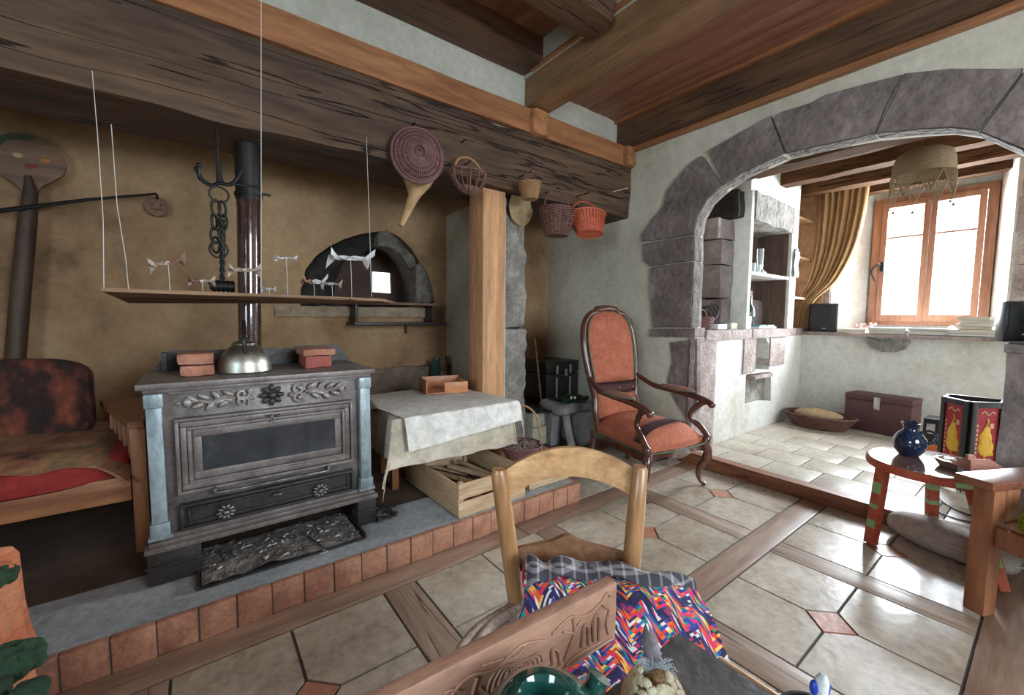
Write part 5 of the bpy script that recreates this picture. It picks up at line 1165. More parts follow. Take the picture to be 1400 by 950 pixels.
# ================================================================== SPEAKERS, BOOKS
def speaker(c, w, d, h_, rz, lb):
    t = thing('loudspeaker', lb, 'loudspeaker', c, rz)
    m = MB(); m.box(-w/2, w/2, -d/2, d/2, 0, h_, .006); m.build('cabinet', M['black_plastic'], t)
    m = MB(); m.box(-w/2+.012, w/2-.012, -d/2-.012, -d/2, .012, h_-.012, .006); m.build('grille', M['black'], t)
    m = MB(); m.tube(arc((0, -d/2-.014, h_*.72), w*.22, PI, 2*PI, 14, ry=w*.26), .003, 5); m.build('tweeter_ring', M['dark_leather'], t)
    m = MB(); m.box(-.018, .018, -d/2-.014, -d/2-.011, .035, .043); m.build('badge', M['steel'], t)
speaker(at(1116, 457, 'x', 5.28)*1, .23, .2, .30, -1.15, 'black loudspeaker at the left end of the window sill under the curtain')
sp = COL.objects['loudspeaker']; sp.location = (5.36, 1.56, 1.013)
speaker((3.36, .125, 1.043), .155, .14, .205, -1.30, 'black loudspeaker on the right stone ledge beside the stacked books')
BC = {'cream': (.62, .58, .48), 'white': (.72, .72, .70), 'blue': (.22, .30, .42), 'grey': (.36, .38, .42), 'brown': (.34, .22, .15), 'lilac': (.46, .44, .56), 'pink': (.60, .34, .32), 'navy': (.08, .10, .18)}
for k, v in BC.items(): M['book_'+k] = plain('book_'+k, v, .6)
M['pages'] = mottle('pages', [(.56, .52, .43), (.70, .67, .58)], 60, stretch=(.1, .1, 4), rough=.9, bump=.2)
def book(x, y, z, w, d, h_, rz, col, lb):
    t = thing('book', lb, 'book', (x, y, z), rz, 'books on the window sill')
    m = MB(); m.box(-d/2+.003, d/2, -w/2+.004, w/2-.004, .003, h_-.003); m.build('pages', M['pages'], t)
    m = MB(); m.box(-d/2, d/2+.002, -w/2, w/2, 0, .003); m.box(-d/2, d/2+.002, -w/2, w/2, h_-.003, h_); m.box(d/2-.001, d/2+.003, -w/2, w/2, 0, h_); m.build('cover', M['book_'+col], t)
ZS = 1.0125
bs = [(5.42, 1.33, 0, .28, .20, .040, .05, 'cream', 'thick cream book, first to the right of the left loudspeaker'),
 (5.40, 1.02, 0, .27, .20, .030, -.04, 'white', 'white book lying under a blue-grey one above the carved stone'),
 (5.41, 1.03, .031, .28, .20, .028, .06, 'blue', 'blue-grey book on top of the white one above the carved stone'),
 (5.40, .73, 0, .28, .21, .032, .03, 'lilac', 'lilac-edged book lying at the bottom of the middle pile'),
 (5.42, .74, .033, .27, .20, .026, -.05, 'navy', 'dark navy book on the middle pile of the sill'),
 (5.64, .98, 0, .40, .2, .055, .02, 'white', 'large white book behind the others at the window foot'),
 (5.66, .70, 0, .34, .2, .050, -.04, 'cream', 'wide cream book behind the middle pile at the window foot'),
 (5.36, .45, 0, .30, .21, .022, .02, 'blue', 'blue book at the very bottom of the tall right stack'),
 (5.37, .45, .0225, .30, .20, .034, -.03, 'cream', 'wide cream book second from the bottom of the tall right stack'),
 (5.39, .46, .057, .20, .16, .026, .10, 'brown', 'brown book in the middle of the tall right stack'),
 (5.39, .46, .0835, .21, .16, .028, -.08, 'white', 'off-white book third from the top of the tall right stack'),
 (5.39, .45, .112, .20, .15, .026, .05, 'grey', 'grey book second from the top of the tall right stack'),
 (5.38, .46, .1385, .20, .15, .030, -.12, 'cream', 'cream book topmost of the tall right stack')]
for x, y, z, w, d, h_, rz, col, lb in bs: book(x, y, ZS+z, w, d, h_, rz, col, lb)
m = MB(); rs = random.Random(5)
for k in range(16): m.blob((5.66+rs.uniform(-.05, .05), 1.27+rs.uniform(-.09, .07), ZS+.02+rs.uniform(0, .07)), (.018, .018, .012), Rx(rs.uniform(-1, 1)), (8, 5), .4, 60)
m.tube([(5.66, 1.27, ZS), (5.66, 1.27, ZS+.06)], .02, 8); solo('red_flowers', m, mottle('red_white', [(.6, .08, .10), (.8, .7, .68)], 60, rough=.8), 'little bunch of red and white flowers in the left corner of the window', 'flowers')
m = MB(); m.blob((5.42, .60, ZS+.045), (.025, .03, .045), None, (12, 8)); solo('white_egg', m, M['white_trim'], 'rounded white object between the middle pile and tall right stack', 'ornament')
# ================================================================== ALCOVE FLOOR ITEMS
c = Vector((4.84, 1.385, .093)); t = thing('oval_basket', 'dark oval wicker tray basket on the alcove floor below the ledge', 'basket', c)
m = MB(); weave(m, lambda s: (.21+.08*s, .12*s), c, 56, 10, .008, .004, .75, 1.0, spokes=26, rsp=.006); part('body', m, M['wicker_brown'], t)
m = MB(); m.tube([c+Vector((.295*.75*math.cos(a), .295*math.sin(a), .122)) for a in [k*PI/20 for k in range(40)]], .011, 6, closed=True); part('rim', m, M['wicker_brown'], t)
m = MB(); m.blob(c+Vector((.01, .01, .12)), (.14, .20, .055), None, (20, 10), .08, 6); solo('round_cushion', m, M['straw'], 'round tan cushion lying in the oval wicker basket', 'cushion')
t = thing('wooden_chest', 'plum-brown wooden chest with metal hasp against the low alcove wall', 'chest', (5.12, .98, .093))
m = MB(); m.X = Matrix.Translation((5.13, .98, .094)) @ Matrix.Rotation(-.10, 4, 'Z'); m.box(-.13, .13, -.245, .245, 0, .29, .006); part('body', m, M['purple_box'], t)
m = MB(); m.X = Matrix.Translation((5.13, .98, .094)) @ Matrix.Rotation(-.10, 4, 'Z'); m.box(-.132, .13, -.247, .247, .293, .345, .006); part('lid', m, M['purple_box'], t)
m = MB(); m.X = Matrix.Translation((5.13, .98, .094)) @ Matrix.Rotation(-.10, 4, 'Z'); m.box(-.142, -.130, -.025, .02, .22, .335, .003); m.box(-.148, -.14, -.015, .01, .235, .27, .002); part('hasp', m, M['steel'], t)
m = MB(); m.X = Matrix.Translation((5.13, .98, .094)) @ Matrix.Rotation(-.10, 4, 'Z'); m.box(-.10, -.05, -.262, -.247, .14, .17, .003); m.tube([(-.11, -.26, .14), (-.11, -.275, .12), (-.04, -.275, .12), (-.04, -.26, .14)], .005, 6); part('handle', m, M['black'], t)
t = thing('radio', 'small black boxy appliance with an orange strip left of the lantern', 'radio', (4.72, .56, .093))
m = MB(); m.box(4.66, 4.84, .48, .63, .16, .36, .006); part('case', m, M['black_plastic'], t)
m = MB(); m.box(4.655, 4.662, .56, .61, .24, .32, .002); part('display', m, M['steel'], t)
m = MB(); m.box(4.66, 4.84, .48, .63, .093, .158, .004); part('base', m, plain('orange_plastic', (.65, .18, .06), .5), t)
# folding lantern with red panels
LX = 3.9; t = thing('folding_lantern', 'black two-winged folding lantern with red panels showing golden figures', 'lantern', (LX, .31, .093))
M['panel_red'] = mottle('panel_red', [(.32, .02, .03), (.42, .035, .045)], 6, rough=.7, bump=.05); M['gold'] = plain('gold', (.75, .45, .04), .6); M['gold_pale'] = plain('gold_pale', (.62, .42, .25), .6)
ztop = at(1328, 545, 'x', LX).z; H0, H1 = .093, ztop
def wing(p, q):
    d = Vector((q[0]-p[0], q[1]-p[1], 0)); L = d.length; d.normalize(); n = Vector((-d.y, d.x, 0))
    if n.x > 0: n = -n
    Xm = Matrix((d, n, Vector((0, 0, 1)))).transposed().to_4x4(); Xm.translation = Vector((p[0], p[1], 0))
    def B(*a, **k): m = MB(); m.X = Xm; m.box(*a, **k); m.X = Matrix.Identity(4); return m
    f = MB(); f.X = Xm
    for a in ((0, .028, -.014, .014, H0, H1), (L-.028, L, -.014, .014, H0, H1), (.028, L-.028, -.014, .014, H1-.035, H1), (.028, L-.028, -.014, .014, H0+.10, H0+.14)): f.box(*a, bev=.002)
    f.X = Matrix.Identity(4); part('frame', f, M['black'], t)
    pn = part('panel', B(.028, L-.028, -.004, .004, H0+.14, H1-.035), M['panel_red'], t)
    m = MB(); m.X = Xm; cx = L/2; zt, zb = H1-.10, H0+.20; hh = zt-zb
    def G(x, z): return Vector((cx+x*L, .005, zb+z*hh))
    m.tube(smooth_path([G(.0, 1), G(.03, .9), G(-.02, .82), G(.03, .76)]), .004, 6)
    m.blob(G(.01, .70), (.020, .004, .030)); m.blob(G(-.01, .50), (.034, .005, .060)); m.blob(G(.02, .30), (.042, .005, .055)); m.blob(G(.14, .18), (.024, .004, .014), Ry(.5)); m.blob(G(-.1, .42), (.014, .004, .035), Ry(.3))
    m.tube(smooth_path([G(-.06, .58), G(-.13, .5), G(-.10, .38)]), .006, 6); m.tube(smooth_path([G(.07, .58), G(.14, .42), G(.10, .3)]), .006, 6); m.tube([G(0, .25), G(-.03, .1), G(.02, .0)], .004, 6)
    m.X = Matrix.Identity(4); part('golden_figure', m, M['gold'], pn)
    m = MB(); m.X = Xm
    for k in range(9): m.box(.034, .044, .004, .0055, H0+.18+k*.028, H0+.196+k*.028)
    m.X = Matrix.Identity(4); part('gold_lettering', m, M['gold_pale'], pn)
    m = MB(); m.X = Xm; m.tube(smooth_path([G(-.22, 1.10), G(-.1, 1.16), G(0, 1.08), G(.14, 1.15), G(.22, 1.10)]), .004, 6); m.X = Matrix.Identity(4); part('gold_flourish', m, M['gold_pale'], pn)
    m = MB(); m.X = Xm; m.box(L-.07, L-.05, .004, .0055, H1-.16, H1-.13); m.X = Matrix.Identity(4); part('gold_seal', m, M['gold_pale'], pn)
wing((LX-.02, .440), (LX-.14, .312)); wing((LX-.14, .305), (LX-.02, .180))
m = MB(); m.box(LX-.02, LX+.14, .425, .44, H1-.03, H1, .002); m.box(LX+.0, LX+.14, .18, .2, H1-.03, H1, .002); m.box(LX+.12, LX+.14, .2, .425, H1-.03, H1, .002)
for y in (.18, .415): m.box(LX+.115, LX+.14, y, y+.025, H0, H1-.03, .002)
part('rear_frame', m, M['black'], t)
m = MB(); P = smooth_path([Vector((3.75, .42, .098)), Vector((3.55, .40, .097)), Vector((3.38, .33, .097)), Vector((3.30, .22, .097)), Vector((3.42, .12, .097)), Vector((3.6, .05, .097))]); m.tube(P, .004, 6); solo('power_cable', m, M['black'], 'thin black cable curving over the alcove tiles behind the stool', 'cable')
m = MB(); P = smooth_path([Vector((3.62, .45, .097)), Vector((3.42, .36, .097)), Vector((3.24, .36, .097)), Vector((3.18, .25, .097)), Vector((3.3, .1, .097))]); m.tube(P, .004, 6); solo('power_cable', m, M['black'], 'second black cable nearer the wooden step behind the stool', 'cable')
# ================================================================== PAINTED STOOL AND WHAT IS ON IT
t = thing('painted_stool', 'round three-legged stool with glossy top and red and green painted legs', 'stool', (2.87, .34, .006))
M['stool_top'] = mottle('stool_top', [(.16, .09, .07), (.30, .18, .13)], 6, rough=.08, bump=.03, coat=1)
M['paint_red'] = mottle('paint_red', [(.26, .045, .025), (.48, .09, .045), (.40, .14, .07)], 12, rough=.5, bump=.2); M['paint_lime'] = plain('paint_lime', (.28, .46, .20), .5)
SC = Vector((2.88, .345, 0)); 
m = MB(); m.lathe([(0, .440), (.246, .440), (.246, .4465), (0, .4465)], SC, 48); tp = part('top', m, M['stool_top'], t)
m = MB(); m.lathe([(.234, .405), (.25, .405), (.252, .412), (.252, .438), (.246, .442), (.234, .442)], SC, 48); part('edge_band', m, M['paint_red'], t)
m = MB(); m.lathe([(0, .408), (.234, .408), (.234, .44), (0, .44)], SC, 40); part('underside', m, M['paint_red'], t)
a0_ = math.atan2(.20-.345, 2.66-2.88)
m = MB(); m.tube([SC+Vector((.2535*math.cos(a0_+k*.04), .2535*math.sin(a0_+k*.04), .424)) for k in range(-4, 5)], .014, 4); part('green_patch', m, M['paint_lime'], t)
for (tx, ty, bx_, by_) in ((2.735, .50, 2.70, .52), (3.02, .36, 3.03, .345), (2.76, .20, 2.67, .085)):
    m = MB(); m.bar((bx_, by_, .010), (tx, ty, .41), .046, .042, bev=.006); lg = part('leg', m, M['paint_red'], t)
    a, b = Vector((bx_, by_, .008)), Vector((tx, ty, .41))
    for f0, f1, w in ((.22, .32, .0475), (.47, .52, .0475), (.66, .80, .0475)):
        m = MB(); m.bar(a.lerp(b, f0)-Vector((.006, 0, 0)), a.lerp(b, f1)-Vector((.006, 0, 0)), w*.8, w*.8); part('green_patch', m, M['paint_lime'], lg)
# jug
c = Vector((2.93, .440, .4475)); t = thing('jug', 'round glossy dark blue glazed jug on the painted stool', 'jug', c)
JP = [(0, 0), (.055, 0), (.062, .008), (.088, .04), (.098, .075), (.092, .11), (.068, .14), (.046, .155), (.042, .17), (.050, .19), (.058, .203), (.050, .205), (.036, .19), (.034, .17), (0, .16)]
m = MB(); m.lathe([(a*.70, b*.84) for a, b in JP], c, 40); part('body', m, M['blue_glaze'], t)
m = MB(); m.tube(smooth_path([c+Vector((.01, -.035, .125)), c+Vector((.02, -.07, .138)), c+Vector((.02, -.094, .12)), c+Vector((.018, -.085, .085)), c+Vector((.015, -.062, .07))]), .0065, 8); part('handle', m, M['blue_glaze'], t)
# clay house
c = Vector((2.79, .185, .4475)); t = thing('clay_house', 'small clay house with terracotta roof and blue and white painted walls', 'ornament', c)
HM = Matrix.Translation(c) @ Matrix.Rotation(-.85, 4, 'Z') @ Matrix.Scale(.74, 4)
m = MB(); m.X = HM; m.prism([(-.075, -.05, 0), (.075, -.05, 0), (.075, -.05, .055), (-.075, -.05, .055)], (0, .10, 0)); m.X = Matrix.Identity(4); part('walls', m, plain('pale_blue', (.55, .66, .78), .5), t)
m = MB(); m.X = HM
V8 = [(-.10, -.075, .05), (.10, -.075, .05), (.10, .075, .05), (-.10, .075, .05), (-.055, -.012, .105), (.055, -.012, .105), (.055, .012, .105), (-.055, .012, .105)]
v_ = [m._v(p) for p in V8]
for f_ in ((0, 1, 5, 4), (1, 2, 6, 5), (2, 3, 7, 6), (3, 0, 4, 7), (4, 5, 6, 7), (3, 2, 1, 0)): m._f([v_[i] for i in f_])
for k in range(7):
    f_ = k/7; z = .053+f_*.05; x_, y_ = .10-.045*f_, .075-.063*f_; m.tube([(-x_, -y_, z), (x_, -y_, z), (x_, y_, z), (-x_, y_, z)], .004, 5, closed=True)
m.box(-.07, -.035, -.012, .012, .10, .13, .002); m.X = Matrix.Identity(4); part('roof', m, mottle('clay_roof', [(.42, .19, .14), (.55, .28, .21)], 14, rough=.8), t)
m = MB(); m.X = HM; m.tube(arc((-.01, -.052, .02), .026, -.3, PI+.6, 12), .007, 6); m.box(.03, .06, -.053, -.05, .004, .04, .001); m.X = Matrix.Identity(4); part('painted_door', m, plain('paint_blue', (.02, .11, .30), .5), t)
c = Vector((2.87, .275, .4475)); m = MB(); m.lathe([(0, 0), (.045, 0), (.06, .02), (.064, .035), (.055, .036), (.045, .012), (0, .008)], c, 10, smooth=False); m.blob(c+Vector((0, 0, .025)), (.03, .03, .02), None, (8, 6), .5, 50); solo('glass_ashtray', m, mottle('amber_glass', [(.10, .07, .05), (.40, .33, .22)], 20, rough=.1, coat=1), 'faceted brownish glass ashtray beside the clay house on the stool', 'ashtray')
# cushion on the floor
M['grey_cushion'] = mottle('grey_cushion', [(.32, .29, .26), (.48, .44, .40)], 4, rough=.85, bump=.3, bscale=20)
c = Vector((2.88, .265, .082)); t = thing('floor_cushion', 'flattened grey floor cushion lying under the painted stool', 'cushion', c)
m = MB(); m.blob(c, (.10, .235, .078), Rz(-.28) @ Ry(.15), (34, 14), .08, 6, .8); part('cover', m, M['grey_cushion'], t)
m = MB(); m.tube([c+(Rz(-.28) @ Ry(.15)) @ Vector((.104*math.cos(a), .239*math.sin(a), 0)) for a in [k*PI/20 for k in range(40)]], .005, 5, closed=True); part('piping', m, M['rope'], t)
# ================================================================== BENCH AT RIGHT
t = thing('wooden_bench', 'red-brown wooden settee with flat armrest at the right edge', 'settee', (2.45, .1, .006))
BR_ = Matrix.Translation((2.39, .14, 0)) @ Matrix.Rotation(math.radians(-26), 4, 'Z')
def bp_(n, mt, *b, bev=.004): m = MB(); m.X = BR_; m.box(*b, bev=bev); m.X = Matrix.Identity(4); return part(n, m, M[mt], t)
bp_('armrest', 'bench_top', -.02, .75, -.035, .085, .505, .54, bev=.008)
bp_('leg', 'bench_wood', .004, .066, -.028, .036, .006, .505)
bp_('leg', 'bench_wood', .62, .69, -.03, .045, .006, .505)
bp_('lower_rail', 'bench_wood', .075, .62, -.01, .03, .30, .36)
for k in range(4): bp_('slat', 'bench_wood', .12+k*.13, .19+k*.13, .0, .02, .36, .505, bev=.002)
bp_('front_rail', 'bench_wood', .02, .055, -1.1, -.03, .285, .365)
bp_('rear_rail', 'bench_wood', .64, .675, -1.1, -.03, .285, .365)
bp_('leg', 'bench_wood', .0, .075, -1.18, -1.1, .006, .505)
c = BR_ @ Vector((.28, -.33, .41)); m = MB(); m.blob(c, (.33, .30, .075), Rz(-.45), (40, 16), .06, 7, .7); solo('seat_cushion', m, M['lime_fur'], 'fluffy lime green cushion on the wooden settee', 'cushion')
c = BR_ @ Vector((.24, -.36, .485)); m = MB(); m.blob(c, (.26, .27, .045), Rz(-.45), (36, 14), .08, 7, .7); solo('seat_cushion', m, M['mauve_fur'], 'dusty mauve plush cushion on top of the lime green one', 'cushion')
# ================================================================== FOREGROUND CHAIR
t = thing('rush_chair', 'honey-coloured rush-seated wooden chair with arched top rail in the foreground', 'chair', (.66, .55, .006))
TL, TR = at(682, 641, 'z', .80), at(875, 637, 'z', .80); BL_, BR2 = at(707, 832, 'z', .44), at(856, 852, 'z', .44)
FL_ = BL_+(BL_-TL)*1.1; FR_ = BR2+(BR2-TR)*1.1
def foot(b, tpp): f_ = b+(b-tpp)*.5; return Vector((f_.x, f_.y, .006))
m = MB(); m.tube([foot(BL_, TL), BL_, TL.lerp(BL_, .3), TL+Vector((0, 0, -.008)), TL], [.016, .020, .0205, .0185, .014], 14); part('back_post', m, M['chair_wood'], t)
m = MB(); m.tube([foot(BR2, TR), BR2, TR.lerp(BR2, .3), TR+Vector((0, 0, -.008)), TR], [.016, .020, .0205, .0185, .014], 14); part('back_post', m, M['chair_wood'], t)
bd = (TR-TL); bd.z = 0; bd.normalize(); nrm_ = Vector((-bd.y, bd.x, 0)); 
if nrm_.dot(FW) < 0: nrm_ = -nrm_
def rail(zt0, zb0, bt, bb, mt, name, extra=None, th=.014):
    def P(u, s):
        z0 = (zt0+(bt*(1-(2*u-1)**2))+(extra(u) if extra else 0)) if s else (zb0+bb*(1-(2*u-1)**2))
        a = BL_.lerp(TL, (z0-.44)/.36); b = BR2.lerp(TR, (z0-.44)/.36); p = a.lerp(b, u); p.z = z0
        return p+nrm_*(.030*(1-(2*u-1)**2))
    m = MB(); N_ = 28
    fr = [[m._v(P(i/N_, 0)), m._v(P(i/N_, 1)), m._v(P(i/N_, 1)+nrm_*th), m._v(P(i/N_, 0)+nrm_*th)] for i in range(N_+1)]
    for i in range(N_):
        for k in range(4): m._f([fr[i][k], fr[i][(k+1) % 4], fr[i+1][(k+1) % 4], fr[i+1][k]], True)
    m._f(fr[0]); m._f(fr[-1][::-1]); return part(name, m, M[mt], t)
rail(.785, .722, .052, .045, 'chair_wood_x', 'top_rail')
rail(.592, .535, .008, 0, 'chair_rail_dark', 'lower_rail', lambda u: .014*math.exp(-((u-.5)/.09)**2)+.006*math.exp(-((u-.5)/.22)**2))
FLs, FRs = Vector((.40, .53, .44)), Vector((.70, .30, .44))
for p in (FLs, FRs): m = MB(); m.tube([(p.x, p.y, .006), (p.x, p.y, .445)], .018, 12); part('front_leg', m, M['chair_wood'], t)
for a, b in ((FLs, FRs), (FLs, BL_), (FRs, BR2)):
    for z in (.18, .28): m = MB(); m.tube([(a.x, a.y, z), (b.x, b.y, z)], .010, 8); part('stretcher', m, M['chair_wood'], t)
m = MB(); cor = [BL_, BR2, FRs, FLs]
for i in range(4):
    a, b = cor[i], cor[(i+1) % 4]; n_ = 26; m.tube([a.lerp(b, k/n_)+Vector((0, 0, .0)) for k in range(n_+1)], [.020+.0035*(k % 2) for k in range(n_+1)], 8)
cc = sum(cor, Vector())/4
for i in range(4):
    a, b = cor[i], cor[(i+1) % 4]
    for k in range(1, 20):
        p = a.lerp(b, k/20); m.tube([p+Vector((0, 0, .010)), p.lerp(cc, .6*min(1, 2*min(k, 20-k)/20)/.6)+Vector((0, 0, .010))], .0075, 5)
m.prism([p.lerp(cc, .03)-Vector((0, 0, .012)) for p in cor], (0, 0, .02)); part('rush_seat', m, M['rush'], t)
m = MB(); P = [at(716, 822, 'z', .452), at(690, 838, 'z', .452), at(662, 856, 'z', .452), at(640, 878, 'z', .452), at(628, 905, 'z', .45), at(650, 950, 'z', .44)]
P = smooth_path(P, 14); m.tube(P, [.0135+.0016*abs(math.sin(k*.75)) for k in range(len(P))], 12); P2 = [p+Vector((.030, -.012, .004)) for p in P[6:]]; m.tube(P2, [.0125+.0016*abs(math.sin(k*.8)) for k in range(len(P2))], 12); part('rush_roll', m, M['rush'], t)
# textile
m_, nt, b_n, N, L = nmat('bright_weave'); M['weave'] = m_
co = coords(nt, rot=(0, 0, .75)); sep = N('ShaderNodeSeparateXYZ'); L(co, sep.inputs[0])
def mth(op, a, b=None, c_=None):
    n = N('ShaderNodeMath'); n.operation = op
    for i, v in enumerate((a, b, c_)):
        if v is None: continue
        if hasattr(v, 'links') or hasattr(v, 'is_linked'): L(v, n.inputs[i])
        else: n.inputs[i].default_value = v
    return n.outputs[0]
zig = mth('PINGPONG', sep.outputs[0], .03); yy = mth('ADD', sep.outputs[1], mth('MULTIPLY', zig, .8)); 
cx_ = mth('FLOOR', mth('MULTIPLY', mth('ADD', sep.outputs[0], mth('MULTIPLY', yy, .9)), 120)); cy2 = mth('FLOOR', mth('MULTIPLY', yy, 420))
cmb = N('ShaderNodeCombineXYZ'); L(cx_, cmb.inputs[0]); L(mth('FLOOR', mth('MULTIPLY', cy2, .5)), cmb.inputs[1])
wn = N('ShaderNodeTexWhiteNoise'); L(cmb.outputs[0], wn.inputs[0])
bright = ramp(nt, wn.outputs[0], [(0, (.62, .04, .03)), (.16, (.70, .12, .03)), (.28, (.02, .06, .30)), (.44, (.60, .03, .16)), (.56, (.02, .20, .28)), (.66, (.75, .50, .10)), (.74, (.02, .02, .07)), (.86, (.70, .66, .66)), (.93, (.05, .25, .10))])
dark = ramp(nt, wn.outputs[0], [(0, (.015, .015, .06)), (.45, (.03, .03, .16)), (.62, (.30, .03, .10)), (.72, (.6, .58, .6)), (.85, (.02, .02, .05))])
for r_ in nt.nodes:
    if r_.type == 'VALTORGB': r_.color_ramp.interpolation = 'CONSTANT'
band = mth('FRACT', mth('MULTIPLY', yy, 17)); sel = mth('GREATER_THAN', band, .68)
mix = N('ShaderNodeMix'); mix.data_type = 'RGBA'; L(sel, mix.inputs[0]); L(bright, mix.inputs[6]); L(dark, mix.inputs[7])
L(mix.outputs[2], b_n.inputs['Base Color']); b_n.inputs['Roughness'].default_value = .9
m_, nt, b_n, N, L = nmat('plaid'); M['plaid'] = m_
co = coords(nt, rot=(0, 0, .7)); sep = N('ShaderNodeSeparateXYZ'); L(co, sep.inputs[0])
def mth(op, a, b=None):
    n = N('ShaderNodeMath'); n.operation = op
    for i, v in enumerate((a, b)):
        if v is None: continue
        if hasattr(v, 'is_linked'): L(v, n.inputs[i])
        else: n.inputs[i].default_value = v
    return n.outputs[0]
a1_ = mth('FRACT', mth('MULTIPLY', sep.outputs[0], 38)); a2_ = mth('FRACT', mth('MULTIPLY', sep.outputs[1], 30)); a3_ = mth('FRACT', mth('MULTIPLY', sep.outputs[2], 34))
s_ = mth('ADD', mth('ADD', mth('GREATER_THAN', a1_, .8), mth('GREATER_THAN', a2_, .75)), mth('GREATER_THAN', a3_, .8)); col = ramp(nt, mth('MULTIPLY', s_, .33), [(0, (.045, .045, .06)), (.4, (.20, .19, .20)), (.8, (.42, .40, .40))]); L(col, b_n.inputs['Base Color']); b_n.inputs['Roughness'].default_value = .9
rows = [[(720, 768, .580), (760, 779, .575), (830, 784, .575), (880, 792, .575), (940, 803, .54)],
        [(718, 800, .56), (757, 806, .57), (822, 808, .57), (885, 815, .565), (958, 818, .52)],
        [(716, 830, .53), (760, 838, .535), (830, 842, .545), (900, 845, .54), (975, 848, .50)],
        [(700, 862, .49), (765, 878, .505), (840, 888, .515), (920, 886, .505), (988, 889, .46)],
        [(690, 905, .47), (770, 925, .49), (850, 940, .49), (930, 925, .48), (998, 915, .42)],
        [(690, 960, .458), (780, 985, .465), (860, 1000, .46), (940, 985, .45), (1010, 960, .36)]]
G_ = [[at(a, b, 'z', c_) for a, b, c_ in r_] for r_ in rows]
def spl(P, t_):
    n_ = len(P)-1; k = min(int(t_*n_), n_-1); f_ = t_*n_-k
    a, b = P[k], P[k+1]; p0 = P[k-1] if k else a*2-b; p3 = P[k+2] if k+2 <= n_ else b*2-a
    return .5*((2*a)+(b-p0)*f_+(2*p0-5*a+4*b-p3)*f_*f_+(3*a-p0-3*b+p3)*f_**3)
def tex(u, v):
    p = spl([spl(r_, u) for r_ in G_], v); return p+Vector((0, 0, .008*noise.noise(Vector((u*7, v*5, 3)))+.007*math.sin(u*9+v*7)*math.sin(v*3)))
tt_ = thing('woven_blanket', 'bright multicoloured woven blanket bundled on the rush chair seat', 'blanket', (.72, .5, .46))
m = MB(); m.grid(tex, 80, 80, .006); part('weave', m, M['weave'], tt_)
def pl_(u, v):
    top = [at(718, 766, 'z', .59), at(742, 774, 'z', .585), at(775, 771, 'z', .58), at(830, 777, 'z', .58), at(885, 788, 'z', .585), at(945, 803, 'z', .545)]
    bot = [at(722, 812, 'z', .565), at(745, 798, 'z', .58), at(775, 797, 'z', .58), at(830, 797, 'z', .58), at(888, 805, 'z', .575), at(950, 812, 'z', .54)]
    p = spl(top, u).lerp(spl(bot, u), v); return p+Vector((0, 0, .010+.012*math.sin(v*PI)+.006*math.sin(u*22)))
m = MB(); m.grid(pl_, 60, 10, .005); part('plaid_lining', m, M['plaid'], tt_)
m = MB()
E_ = [at(*q, 'z', z) for q, z in (((722, 815), .548), ((716, 790), .56), ((720, 768), .585), ((732, 768), .582), ((750, 776), .575))]; m.tube(smooth_path(E_), .005, 6); part('hem', m, M['panel_red'], tt_)
m = MB(); m.grid(lambda u, v: at(775+30*u+14*v*(1-u), 778+45*v, 'z', .566-.03*v-.012*abs(u-.5)), 10, 14, .004); part('brown_fold', m, mottle('brown_fold', [(.06, .035, .03), (.20, .13, .10)], 90, rough=.9), tt_)
# ================================================================== NEAR TABLE
t = thing('table', 'dark slate-topped table whose corner shows at the bottom of the photo', 'table', (.2, .0, .006))
m = MB(); m.rough(-.55, .462, -.75, .262, .742, .76, (20, 20, 1), .0012, 20, 2); part('tabletop', m, M['slate'], t)
m = MB(); m.tube([(.466, .215, .752), (.470, -.75, .752)], .008, 8); part('edge_moulding', m, M['chair_wood'], t)
for x in (-.5, .40):
    for y in (-.7, .20): m = MB(); m.box(x, x+.05, y, y+.05, .006, .742, .004); part('leg', m, M['sofa_wood_z'], t)
t = thing('carved_board', 'long brown board carved with relief figures, slanting across the foreground', 'carved board', (.2, .305, .765))
A_, B2 = Vector((.385, .298, 0)), Vector((-.05, .321, 0)); dd_ = (B2-A_).normalized(); nn_ = Vector((dd_.y, -dd_.x, 0))
if nn_.y > 0: nn_ = -nn_
XM = Matrix((dd_, -nn_, Vector((0, 0, 1)))).transposed().to_4x4(); XM.translation = A_
m = MB(); m.X = XM; m.box(0, .44, 0, .016, .765, .838, .003); m.X = Matrix.Identity(4); part('plank', m, M['carved'], t)
m = MB(); m.X = XM; rs = random.Random(31)
def cv(P, r=.0016): m.tube(smooth_path([(a, -.0008, .765+b) for a, b in P], 4), r, 6)
cv([(.012, .060), (.018, .066), (.026, .058), (.02, .050), (.014, .044), (.018, .03), (.014, .014)]); cv([(.022, .060), (.05, .052), (.075, .060), (.10, .052)])
cv([(.03, .014), (.03, .040), (.036, .046), (.040, .034), (.038, .016)], .0022); cv([(.046, .016), (.048, .038), (.054, .040), (.057, .018)], .0022); cv([(.025, .010), (.06, .012), (.08, .008)])
cv([(.070, .058), (.068, .040), (.074, .028), (.082, .014)], .002); cv([(.068, .042), (.058, .05)]); cv([(.070, .040), (.085, .048)])
cv([(.088, .012), (.092, .03), (.10, .034), (.098, .016)], .002)
m.X = Matrix.Identity(4); part('relief_house', m, M['carved'], t); m = MB(); m.X = XM
for k in range(9): cv([(.115+.004*k, .012), (.112+.006*k, .03+.002*k), (.12+.007*k, .04), (.135+.006*k, .03-.002*k)], .0012)
cv([(.11, .05), (.14, .058), (.17, .048), (.20, .055), (.22, .04), (.20, .02), (.16, .008)]); cv([(.19, .05), (.195, .035), (.19, .022), (.205, .014)], .002)
cv([(.008, .006), (.1, .004), (.25, .006), (.43, .005)])
